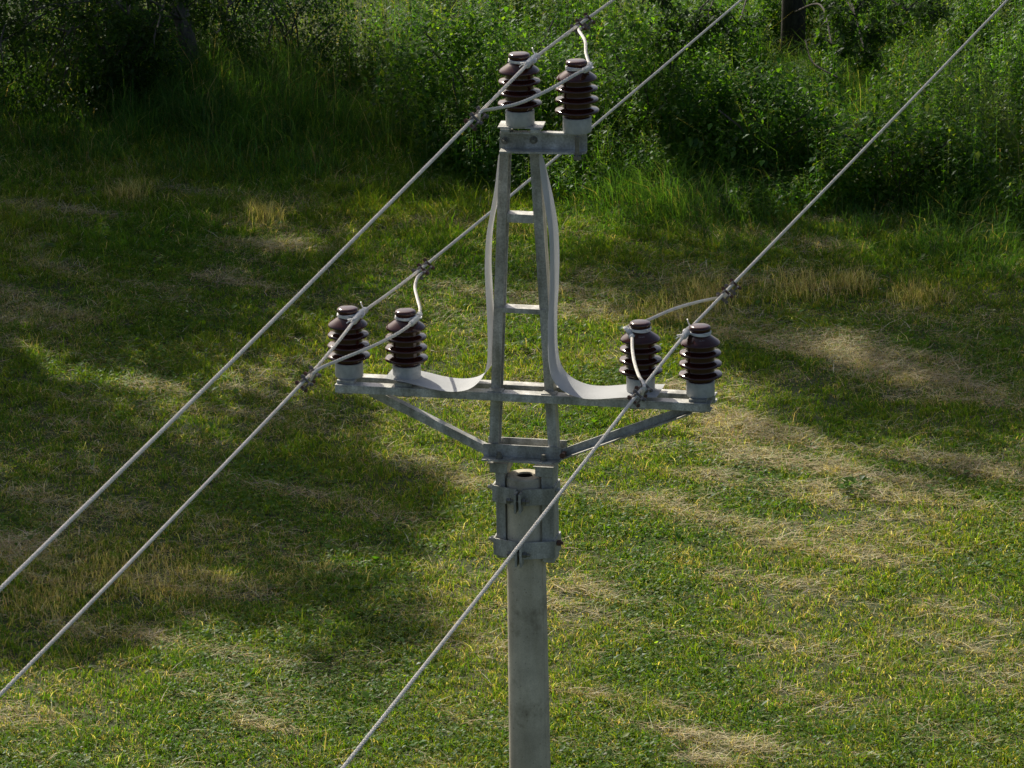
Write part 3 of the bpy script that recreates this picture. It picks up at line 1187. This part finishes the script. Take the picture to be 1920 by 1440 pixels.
# ---- clover and small broad leaves -------------------------------
NC = 460000
x, y = field_points(NC, -7.0, 7.0, 34.5, 54)
keep = (np.abs(x) < 1.0 + y * .112)
x, y = x[keep], y[keep]
lf = vnoise(x * .8 + 70, y * .7 + 5, 77, 4)
d = dryness(x, y)
kp = RNG.random(len(x)) < np.clip((lf - .40) * 2.6 - d * .35, .03, .8)
x, y = x[kp], y[kp]
n = len(x)
a = RNG.uniform(0, 2 * math.pi, n)
el = RNG.uniform(-.3, .7, n)
ax = np.stack([np.cos(a) * np.cos(el), np.sin(a) * np.cos(el), np.sin(el)], 1)
L = RNG.uniform(.024, .058, n)
L = np.where(RNG.random(n) < .03, L * 1.9, L)
V, F, CT = leaves(np.stack([x, y, RNG.uniform(.015, .06, n)], 1), ax, L, L * RNG.uniform(.4, .75, n), RNG.uniform(0, .3, n),
                  pick(n, [(.11, .20, .022), (.085, .17, .024), (.19, .25, .03), (.22, .26, .07), (.6, .6, .52)], [4, 3, 2, 1, .05]))
o = np_mesh('clover_leaves', V, [F], LEAFM, CT)
tag(o, 'small clover and weed leaves spread through the mown meadow', 'ground cover', kind='stuff')

# ---- long grass along the hedge foot ------------------------------
parts = []
NT = 260000
x, y = field_points(NT, -8.5, 8.5, 47.5, 60.5)
keep = np.abs(x) < 1.6 + y * .112
x, y = x[keep], y[keep]
px, py = to_px(x, y)
# lower limit of the uncut strip in photo pixels
lim = np.interp(px, [-200, 0, 300, 650, 800, 950, 1150, 1400, 1700, 1920, 2200], [330, 340, 372, 385, 372, 330, 470, 500, 530, 560, 600])
lim = lim + (vnoise(x * 1.2 + 5, y * 1.2 + 50, 17, 3) - .5) * 130
depth = np.clip((lim - py) / 120, -.2, 1)
tuft = vnoise(x * 2.2 + 31, y * 2.2 + 11, 19, 3)
kp = (depth > 0) & (RNG.random(len(x)) < (.45 + .55 * depth) * np.clip(.35 + (tuft - .3) * 2.0, .3, 1))
x, y, depth, tuft = x[kp], y[kp], depth[kp], tuft[kp]
n = len(x)
flow = vnoise(x * .7 + 3, y * .7 + 41, 23, 2) * 2 * math.pi * 2
leftz = np.clip((700 - to_px(x, y)[0]) / 150, 0, 1) * np.clip(depth * 1.3 - .25, 0, 1)
h = RNG.uniform(.12, .42, n) * (.35 + .75 * depth) * (.5 + tuft) * (1 + 1.2 * leftz) * (1 + .7 * np.clip((to_px(x, y)[0] - 900) / 150, 0, 1) * np.clip(depth * 1.6 - .6, 0, 1))
tint = pick(n, [(.075, .175, .03), (.10, .215, .038), (.058, .14, .024), (.15, .22, .05), (.30, .27, .13)], [4, 3, 3, 1.2, .7])
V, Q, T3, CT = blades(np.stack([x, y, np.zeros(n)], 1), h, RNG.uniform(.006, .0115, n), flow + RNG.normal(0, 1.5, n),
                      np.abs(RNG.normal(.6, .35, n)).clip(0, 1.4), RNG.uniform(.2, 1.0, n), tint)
parts.append((V, Q, T3, CT))
# dry standing tufts
tufts = [(240, 372, 40, .30), (500, 415, 34, .32), (470, 400, 20, .25), (1330, 560, 60, .28), (1500, 545, 60, .24), (1720, 560, 50, .22), (1600, 540, 40, .3),
         (200, 1075, 70, .15), (330, 1090, 90, .16), (90, 1130, 60, .16), (560, 1085, 50, .14), (1280, 1050, 30, .1), (960, 430, 60, .16), (1240, 590, 80, .2)]
for (tx, ty, rr, hh) in tufts:
    c = ground(tx, ty)
    k = int(rr * 12)
    xx = c.x + RNG.normal(0, rr * .0056 * .6, k)
    yy = c.y + RNG.normal(0, rr * .0056 * .9, k)
    V, Q, T3, CT = blades(np.stack([xx, yy, np.zeros(k)], 1), RNG.uniform(.4, 1.0, k) * hh, RNG.uniform(.004, .0075, k), RNG.uniform(0, 6.3, k),
                          np.abs(RNG.normal(.35, .3, k)), RNG.uniform(0, .7, k), pick(k, DRYS + [(.17, .19, .05)], [3, 3, 2, 1, 3]))
    parts.append((V, Q, T3, CT))
# grass stalks growing up through the hedge
x, y = field_points(3200, -7, 8, 53.5, 61.5)
px, py = to_px(x, y)
kp = (py < np.interp(px, [0, 640, 760, 1300, 1920], [230, 260, 330, 360, 430])) & ~((px > 1435) & (px < 1535) & (py < 250))
x, y = x[kp], y[kp]
n = len(x)
V, Q, T3, CT = blades(np.stack([x, y, np.zeros(n)], 1), RNG.uniform(.5, 1.45, n), RNG.uniform(.007, .013, n), RNG.uniform(0, 6.3, n), np.abs(RNG.normal(.3, .25, n)),
                      RNG.uniform(.1, 1, n), pick(n, [(.08, .17, .03), (.12, .20, .04), (.22, .23, .09), (.30, .26, .14)], [3, 3, 1.5, 1]))
parts.append((V, Q, T3, CT))
# far field glimpsed beyond the hedge
x, y = field_points(26000, -6.5, 9, 60, 72)
n = len(x)
V, Q, T3, CT = blades(np.stack([x, y, np.zeros(n)], 1), RNG.uniform(.2, .7, n), RNG.uniform(.008, .016, n), RNG.uniform(0, 6.3, n), np.abs(RNG.normal(.6, .4, n)).clip(0, 1.4),
                      RNG.uniform(.2, 1, n), pick(n, [(.09, .16, .035), (.13, .19, .05), (.3, .28, .15)], [3, 3, 1]))
parts.append((V, Q, T3, CT))
V, Q, T3, CT = join(parts)
o = np_mesh('tall_grass', V, [Q, T3], GRASSM, CT)
tag(o, 'uncut long grass along the foot of the hedge, bent over', 'grass', kind='stuff')


# ------------------------------------------------------------------ nettles and hedge
def plant_stems(x, y, hh, gap, L0, tcols, twts, lean_amp=.25, topcol=None, tiers=None):
    """upright stems with opposite leaf pairs; returns leaf (V,F,T) and stem blades"""
    n = len(x)
    leanaz = RNG.uniform(0, 2 * math.pi, n)
    lean = RNG.uniform(0, lean_amp, n)
    dx, dy = np.cos(leanaz) * lean, np.sin(leanaz) * lean
    P, AX, LL, TT = [], [], [], []
    stem_t = pick(n, tcols, twts, .10) * (.55 + .9 * vnoise(x * 1.7 + 5, y * 1.7 + 8, 37, 2))[:, None]
    rot0 = RNG.uniform(0, 6.3, n)
    maxk = int(hh.max() / gap) + 1
    for k in range(2, maxk):
        z = k * gap
        act = (z < hh) & (z > hh * .18)
        if not act.any(): continue
        idx = np.nonzero(act)[0]
        fr = z / hh[idx]
        for s in (0, math.pi):
            a = rot0[idx] + (k % 2) * math.pi / 2 + s + RNG.normal(0, .3, len(idx))
            el = RNG.uniform(-.45, .25, len(idx)) + (fr > .9) * .5
            AX.append(np.stack([np.cos(a) * np.cos(el), np.sin(a) * np.cos(el), np.sin(el)], 1))
            P.append(np.stack([x[idx] + dx[idx] * z + np.cos(a) * .012, y[idx] + dy[idx] * z + np.sin(a) * .012, z + RNG.normal(0, .012, len(idx))], 1))
            LL.append(L0 * RNG.uniform(.6, 1.15, len(idx)) * (1.05 - .62 * fr ** 2.2))
            TT.append(stem_t[idx] * (1 + RNG.normal(0, .16, (len(idx), 1))))
    P, AX, LL, TT = np.concatenate(P), np.concatenate(AX), np.concatenate(LL), np.clip(np.concatenate(TT), .004, .6)
    V, F, T = leaves(P, AX, LL, LL * RNG.uniform(.42, .62, len(LL)), RNG.uniform(.05, .4, len(LL)), TT)
    out = [(V, F, T)]
    if topcol is not None:   # hanging seed tassels at the top
        m_ = 9
        sel = np.nonzero(RNG.random(n) < topcol[1])[0]
        i2 = np.repeat(sel, m_)
        zz = hh[i2] * RNG.uniform(.74, 1.0, len(i2))
        a = RNG.uniform(0, 6.3, len(i2))
        el = RNG.uniform(-.7, .5, len(i2))
        ax = np.stack([np.cos(a) * np.cos(el), np.sin(a) * np.cos(el), np.sin(el)], 1)
        lt = RNG.uniform(.03, .075, len(i2))
        tt = np.array([topcol[0]]) * (1 + RNG.normal(0, .2, (len(i2), 1)))
        out.append(leaves(np.stack([x[i2] + dx[i2] * zz, y[i2] + dy[i2] * zz, zz], 1), ax, lt, lt * .3, RNG.uniform(.2, .7, len(i2)), np.clip(tt, .01, .6)))
    # stems as thin upright leaves
    ax = np.stack([dx, dy, np.ones(n)], 1)
    ax /= np.linalg.norm(ax, axis=1, keepdims=True)
    out.append(leaves(np.stack([x, y, np.zeros(n)], 1), ax, hh * 1.0, np.full(n, .010), np.zeros(n), stem_t * .8))
    return out


def joinl(parts):
    V, F, T, k = [], [], [], 0
    for v, f, t in parts:
        V.append(v); F.append(f + k); T.append(t); k += len(v)
    return np.concatenate(V), np.concatenate(F), np.concatenate(T)


# nettle thicket: front edge follows the hedge line in the photo
cx_, cy_ = field_points(1250, -8, 9, 52.5, 63)
k_ = np.repeat(np.arange(1250), 8)
x, y = cx_[k_] + RNG.normal(0, .14, len(k_)), cy_[k_] + RNG.normal(0, .14, len(k_))
ch_ = RNG.uniform(.55, 1.35, 1250)[k_]
px, py = to_px(x, y)
front = np.interp(px, [-300, 0, 500, 640, 760, 900, 1000, 1150, 1300, 1500, 1700, 1920, 2300], [150, 150, 170, 215, 310, 345, 355, 360, 375, 392, 430, 462, 490])
front = front + (vnoise(x * .9, y * .9 + 7, 44, 3) - .5) * 110
dep = front - py
hole = (vnoise(x * .7 + 14, y * .7 + 3, 58, 3) > .66)
far_gap = (px > 560) & (px < 745) & (py < 150 - (px - 560) * .35)
kp = (dep > 0) & ~hole & ~far_gap & ((px > 620) | (RNG.random(len(x)) < .35))
x, y, dep, px, py, ch_ = x[kp], y[kp], dep[kp], px[kp], py[kp], ch_[kp]
hh = np.clip(.45 + dep / 110, .45, 1.0) * ch_ * RNG.uniform(.75, 1.2, len(x)) * (.5 + 1.0 * vnoise(x * 1.1 + 2, y * 1.1, 29, 2))
hh = np.where((px > 1435) & (px < 1535) & (y < 61.6), np.minimum(hh, np.clip((py - 112) * .0066, .12, 2)), hh)
NETT = [(.078, .165, .024), (.12, .215, .030), (.048, .11, .019), (.17, .24, .04)]
parts = plant_stems(x, y, hh, .072, .11, NETT, [4, 3, 3, 1.3], .22, ((.17, .20, .075), .22))
V, F, T = joinl(parts)
o = np_mesh('nettle_thicket', V, [F], LEAFM, T)
tag(o, 'dense thicket of stinging nettles along the hedge', 'nettles', kind='stuff')


def bush(name, label, c, rad, nleaf, L0, cols, wts, group='bushes and nettle clumps in the hedge', stems=9, cat='bush'):
    root = tag(empty(name, (c[0], c[1], 0)), label, cat, group)
    rx, ry, rz = rad
    mm = MB()
    ends = []
    for k in range(stems):
        a = random.uniform(0, 6.28)
        q = random.uniform(.3, .95)
        e = Vector((c[0] + math.cos(a) * rx * q, c[1] + math.sin(a) * ry * q, c[2] + rz * random.uniform(.1, .85)))
        b0 = Vector((c[0] + random.uniform(-.2, .2), c[1] + random.uniform(-.2, .2), -.02))
        md = b0.lerp(e, .5) + Vector((random.uniform(-.15, .15), random.uniform(-.15, .15), .15))
        mm.tube(catmull([b0, md, e], .15), .012, 5)
        ends += [md, e]
    mm.build('stems', BARK, root)
    # clumpy leaves around twig ends
    nc = 46
    cc = RNG.normal(0, 1, (nc, 3))
    cc /= np.linalg.norm(cc, axis=1, keepdims=True)
    cc *= RNG.uniform(.35, 1, (nc, 1)) ** .5
    cc = np.array(c) + cc * np.array([rx, ry, rz])
    k = RNG.integers(0, nc, nleaf)
    P = cc[k] + RNG.normal(0, 1, (nleaf, 3)) * np.array([rx, ry, rz]) * .17
    P = P[P[:, 2] > .04]
    nl = len(P)
    ax = RNG.normal(0, 1, (nl, 3))
    ax[:, 2] = ax[:, 2] * .5 - .15
    ax /= np.linalg.norm(ax, axis=1, keepdims=True)
    L = L0 * RNG.uniform(.6, 1.3, nl)
    shade = pick(nc, cols, wts, .15)[k][:nl]
    V, F, T = leaves(P, ax, L, L * RNG.uniform(.5, .75, nl), RNG.uniform(0, .35, nl), np.clip(shade * (1 + RNG.normal(0, .15, (nl, 1))), .004, .6))
    np_mesh('foliage', V, [F], LEAFM, T, root)
    return root


def gp(px, py):
    p = ground(px, py)
    return p.x, p.y


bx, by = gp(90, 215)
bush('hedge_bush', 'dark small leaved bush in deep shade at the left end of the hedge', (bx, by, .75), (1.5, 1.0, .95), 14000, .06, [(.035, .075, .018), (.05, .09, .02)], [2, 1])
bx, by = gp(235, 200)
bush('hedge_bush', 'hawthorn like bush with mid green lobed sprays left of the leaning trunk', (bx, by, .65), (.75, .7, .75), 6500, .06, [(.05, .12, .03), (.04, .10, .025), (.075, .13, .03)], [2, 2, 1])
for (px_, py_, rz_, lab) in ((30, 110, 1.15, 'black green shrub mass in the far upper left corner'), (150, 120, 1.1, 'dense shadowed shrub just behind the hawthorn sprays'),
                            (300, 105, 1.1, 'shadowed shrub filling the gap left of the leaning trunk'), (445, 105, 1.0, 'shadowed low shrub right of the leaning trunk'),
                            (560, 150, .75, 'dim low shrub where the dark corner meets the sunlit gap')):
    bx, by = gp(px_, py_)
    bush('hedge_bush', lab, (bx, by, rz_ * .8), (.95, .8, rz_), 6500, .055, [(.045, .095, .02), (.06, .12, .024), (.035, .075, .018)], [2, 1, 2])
bx, by = gp(905, 270)
bush('hedge_bush', 'sunlit leafy bush mound directly behind the top insulators', (bx, by, .75), (1.1, 1.0, .95), 7000, .08, NETT, [3, 3, 2, 1.5])
bx, by = gp(1210, 270)
bush('hedge_bush', 'broad leaved green bush just right of the top insulators', (bx, by, .8), (1.0, .9, .95), 6000, .08, NETT, [3, 3, 2, 1.5])
bx, by = gp(1690, 385)
bush('hedge_bush', 'bush with yellowing heart shaped leaves at the hedge foot on the right', (bx, by, .5), (.85, .55, .62), 3000, .085, NETT + [(.22, .24, .05)], [3, 3, 2, 1, 1.2])
bx, by = gp(1420, 330)
bush('hedge_bush', 'dark green bindweed covered bush below the dark tree trunk', (bx, by, .6), (1.0, .7, .75), 4600, .085, NETT, [3, 2, 4, .3])

# a tall lit nettle clump at the right edge
r = ground(1865, 330)
root = tag(empty('nettle_clump', r), 'tall pale sunlit nettle clump at the right edge of the hedge', 'nettles')
xx = r.x + RNG.normal(0, .33, 60)
yy = r.y + RNG.normal(0, .4, 60)
V, F, T = joinl(plant_stems(xx, yy, RNG.uniform(.8, 1.45, 60), .06, .09, [(.10, .16, .035), (.13, .18, .05)], [2, 1], .15, ((.2, .22, .1), .8)))
np_mesh('foliage', V, [F], LEAFM, T, root)

# dock plants with broad leaves in the meadow
docks = [(1605, 925, 46, .125, 'dark leafy burdock plant growing in the straw right of the pole'),
         (990, 652, 9, .14, 'single broad leaved dock seen between the mast legs'),
         (398, 668, 7, .12, 'small pale dock rosette in the shaded grass left of the crossarm'),
         (118, 478, 7, .15, 'small dock rosette in shaded grass near the left edge'),
         (1415, 925, 12, .09, 'small leafy weed on bare straw just left of the burdock'),
         (1745, 920, 16, .10, 'low spreading weed in the sunlit grass right of the burdock')]
for (px_, py_, k, L0, lab) in docks:
    g0 = ground(px_, py_)
    root = tag(empty('dock_plant', g0), lab, 'weed', 'broad leaved weeds in the meadow')
    a = RNG.uniform(0, 6.3, k)
    el = RNG.uniform(-.15, .7, k)
    ax = np.stack([np.cos(a) * np.cos(el), np.sin(a) * np.cos(el), np.sin(el)], 1)
    L = L0 * RNG.uniform(.6, 1.15, k)
    P = np.array([[g0.x, g0.y, .015]]) + np.stack([np.cos(a), np.sin(a), 0 * a], 1) * RNG.uniform(.2, 1.6, (k, 1)) * L0 + np.array([0, 0, 1]) * RNG.uniform(0, .10, (k, 1))
    V, F, T = leaves(P, ax, L, L * RNG.uniform(.5, .7, k), RNG.uniform(.1, .5, k), pick(k, [(.08, .15, .03), (.11, .19, .04), (.15, .21, .08)], [3, 2, 1]))
    np_mesh('leaves', V, [F], LEAFM, T, root)


# ------------------------------------------------------------------ trees
def tree(name, label, path, radii, clumps, bark, L0, cols, wts, group='trees of the hedge row'):
    """clumps: (x, y, z, radius, leaf count)"""
    root = tag(empty(name, path[0]), label, 'tree', group)
    tp = catmull(path, .25)
    rr_ = np.interp(np.linspace(0, 1, len(tp)), np.linspace(0, 1, len(radii)), radii)
    lm = MB().tube(tp, list(rr_), 14)
    VS = []
    for (cx, cy, cz, cr, nl) in clumps:
        c = Vector((cx, cy, cz))
        st = min(tp, key=lambda p: (p - c).length + max(0, p.z - c.z + .5) * 3)
        i = tp.index(st)
        md = st.lerp(c, .55) + Vector((random.uniform(-.3, .3), random.uniform(-.3, .3), .35))
        bp = catmull([st, md, c], .3)
        r0 = min(rr_[i] * .5, .10) if cz > 2.6 else .018
        lm.tube(bp, list(np.linspace(r0, .010, len(bp))), 7)
        nsub = max(6, nl // 60)
        cc = RNG.normal(0, 1, (nsub, 3))
        cc /= np.linalg.norm(cc, axis=1, keepdims=True)
        cc = np.array([cx, cy, cz]) + cc * cr * RNG.uniform(.25, 1, (nsub, 1)) ** .5 * np.array([1, 1, .75])
        for q in cc[::3]:
            e = Vector(q)
            lm.tube([c, c.lerp(e, .5) + Vector((0, 0, .1)), e], [.014, .009, .004], 5)
        k = RNG.integers(0, nsub, nl)
        P = cc[k] + RNG.normal(0, cr * .17, (nl, 3))
        ax = RNG.normal(0, 1, (nl, 3))
        ax[:, 2] = ax[:, 2] * .6 - .2
        ax /= np.linalg.norm(ax, axis=1, keepdims=True)
        L = L0 * RNG.uniform(.6, 1.3, nl)
        VS.append(leaves(P, ax, L, L * RNG.uniform(.45, .65, nl), RNG.uniform(0, .3, nl), pick(nl, cols, wts, .2)))
    lm.build('trunk', bark, root, 60)
    V, F, T = joinl(VS)
    np_mesh('crown', V, [F], LEAFM, T, root)
    return root


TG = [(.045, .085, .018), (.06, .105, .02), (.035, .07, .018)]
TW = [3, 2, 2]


def cl_blob(c, rad, k, cr, nl, zmin=2.8):
    out = []
    for _ in range(k):
        d = RNG.normal(0, 1, 3)
        d /= np.linalg.norm(d)
        d *= RNG.uniform(.3, 1) ** .5
        z = max(zmin + cr * .5, c[2] + d[2] * rad[2])
        out.append((c[0] + d[0] * rad[0], c[1] + d[1] * rad[1], z, cr * RNG.uniform(.8, 1.2), nl))
    return out


# leaning tree at the left, lower sprays hang into view
lt = ground(372, 170)
cl = cl_blob((lt.x - 2.2, lt.y + .6, 6.6), (3.2, 2.6, 3.0), 26, 1.2, 900) + cl_blob((lt.x - 1.2, lt.y + 2.4, 4.8), (3.2, 2.2, 2.2), 24, 1.1, 620, 2.6)
for (px_, py_, zz, rr0, nl) in ((240, 30, 1.75, .38, 420), (290, 70, 1.55, .22, 240), (60, 20, 1.8, .6, 700), (430, 10, 1.9, .5, 420), (130, 60, 1.5, .5, 520), (350, 15, 1.9, .4, 380), (0, 80, 1.5, .5, 420)):
    p = ground(px_, py_, zz)
    cl.append((p.x, p.y, zz, rr0, nl))
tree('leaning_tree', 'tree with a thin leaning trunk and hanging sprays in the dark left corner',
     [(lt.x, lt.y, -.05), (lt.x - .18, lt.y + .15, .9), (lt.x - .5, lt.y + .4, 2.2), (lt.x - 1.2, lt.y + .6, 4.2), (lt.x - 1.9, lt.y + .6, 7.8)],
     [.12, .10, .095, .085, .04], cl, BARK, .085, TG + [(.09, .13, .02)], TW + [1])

# dark trunked tree at the upper right
rt = ground(1486, 110)
cl = cl_blob((rt.x + .3, rt.y + .8, 8.6), (4.0, 2.6, 3.8), 26, 1.2, 700, 3.6)
for (px_, py_, zz, rr0, nl) in ((1330, 20, 1.7, .42, 420), (1270, 60, 1.45, .32, 260), (1385, 45, 1.6, .32, 260), (1605, 30, 1.75, .42, 480), (1620, 90, 1.4, .36, 300), (1700, 20, 1.8, .42, 300), (1560, 85, 1.35, .3, 220), (1240, 10, 1.9, .4, 260)):
    p = ground(px_, py_, zz)
    cl.append((p.x, p.y, zz, rr0, nl))
tree('dark_trunk_tree', 'tree with a thick near black trunk rising from the nettles at the upper right',
     [(rt.x, rt.y, -.05), (rt.x + .02, rt.y, 1.2), (rt.x + .02, rt.y + .2, 3.5), (rt.x + .1, rt.y + .6, 7), (rt.x + .2, rt.y + .8, 11)],
     [.165, .14, .13, .10, .04], cl, DBARK, .095, TG + [(.08, .14, .02)], TW + [1])

# taller trees of the same row whose crowns stand above the frame and shade the meadow
tree('tall_tree', 'tall broad tree of the left row, crown above the photo, shading the left meadow',
     [(-10.2, 59.5, -.05), (-10.1, 59.5, 4), (-10.3, 59.3, 9), (-10.4, 59, 14)], [.34, .26, .18, .05],
     cl_blob((-10.1, 58.2, 10.2), (2.7, 2.4, 4.8), 28, 1.2, 560, 4) + cl_blob((-11.5, 55.9, 12.9), (.9, .8, .5), 5, .9, 560, 8) + cl_blob((-8.6, 57.2, 12.0), (1.4, .9, .7), 8, 1.0, 540, 8) + cl_blob((-8.6, 60.4, 6.4), (2.6, 2.2, 2.6), 20, 1.3, 800, 3.5), BARK, .21, TG, TW)
tree('tall_tree', 'tall tree farthest left of the row, wholly above and outside the photo',
     [(-14.3, 58.5, -.05), (-14.2, 58.5, 4), (-14.3, 58.3, 9), (-14.4, 58, 14)], [.34, .26, .18, .05],
     cl_blob((-14.1, 57.6, 10.2), (2.6, 2.3, 4.8), 34, 1.4, 620, 4) + cl_blob((-12.4, 57.4, 13.2), (1.3, 1.0, .9), 9, 1.1, 620, 8), BARK, .21, TG, TW)
tree('tall_tree', 'broad low tree behind the dark left corner, its crown above the photo',
     [(-6.6, 67.5, -.05), (-6.5, 67.3, 2), (-6.2, 66, 5), (-5.8, 64.6, 8.5)], [.26, .2, .14, .04],
     cl_blob((-6.5, 64.4, 6.0), (2.1, 2.0, 2.8), 16, 1.1, 520, 2.6), BARK, .16, TG, TW)
tree('tall_tree', 'slender tall tree behind the centre of the hedge, its crown above the photo',
     [(-2.6, 68.5, -.05), (-2.5, 68.2, 4), (-2.4, 66, 8), (-2.3, 62.6, 13)], [.24, .2, .14, .04],
     cl_blob((-2.0, 61.3, 11.0), (2.3, 2.2, 2.8), 22, 1.25, 800, 8), BARK, .15, TG, TW)

# fallen and dead twigs at the hedge foot
for (a, b, c3, lab) in (((1510, 75), (1525, 118), (1570, 145), 'bare pale twig hanging beside the dark trunk'),
                        ((405, 62), (430, 38), (443, 44), 'dead curved twig right of the leaning trunk'),
                        ((180, 45), (184, 70), (178, 92), 'pale bare twig in the dark left hedge')):
    mm = MB()
    pts = [ground(*a, 1.25), ground(*b, 1.05), ground(*c3, .95)]
    mm.tube(catmull(pts, .04), .010, 6)
    q = catmull(pts, .04)
    mm.tube([q[len(q) // 2], q[len(q) // 2] + Vector((.12, -.03, -.05)), q[len(q) // 2] + Vector((.22, -.05, -.02))], [.007, .005, .003], 5)
    mm.build('bare_twig', BARK)
    tag(bpy.data.objects[-1] if False else col.objects[-1], lab, 'twig', 'bare twigs in the hedge')

# ------------------------------------------------------------------ light
SUN_EL, SUN_AZ = R(38), R(-25)          # azimuth from the view direction, negative = left
sd = Vector((math.sin(SUN_AZ) * math.cos(SUN_EL), math.cos(SUN_AZ) * math.cos(SUN_EL), math.sin(SUN_EL)))
sl = bpy.data.lights.new('sun', 'SUN')
sl.energy = 5.0
sl.angle = R(.53)
sl.color = (1, .93, .79)
so = bpy.data.objects.new('sun', sl)
so.rotation_euler = sd.to_track_quat('Z', 'Y').to_euler()
so.location = (0, 0, 40)
col.objects.link(so)
w = bpy.data.worlds.new('World')
sc.world = w
w.use_nodes = True
nt = w.node_tree
sky = nt.nodes.new('ShaderNodeTexSky')
sky.sky_type = 'NISHITA'
sky.sun_disc = False
sky.sun_elevation = SUN_EL
sky.sun_rotation = SUN_AZ
sky.air_density = .75
sky.dust_density = 3.0
sky.ozone_density = .6
bg = nt.nodes['Background']
bg.inputs['Strength'].default_value = .10
nt.links.new(sky.outputs['Color'], bg.inputs['Color'])

vs_ = sc.view_settings
vs_.view_transform = 'Standard'
vs_.look = 'None'
vs_.gamma = 1
vs_.exposure = .2
vs_.use_curve_mapping = False
cy = sc.cycles
cy.max_bounces = 6
cy.diffuse_bounces = 3
cy.glossy_bounces = 3
cy.transmission_bounces = 3
cy.use_denoising = True
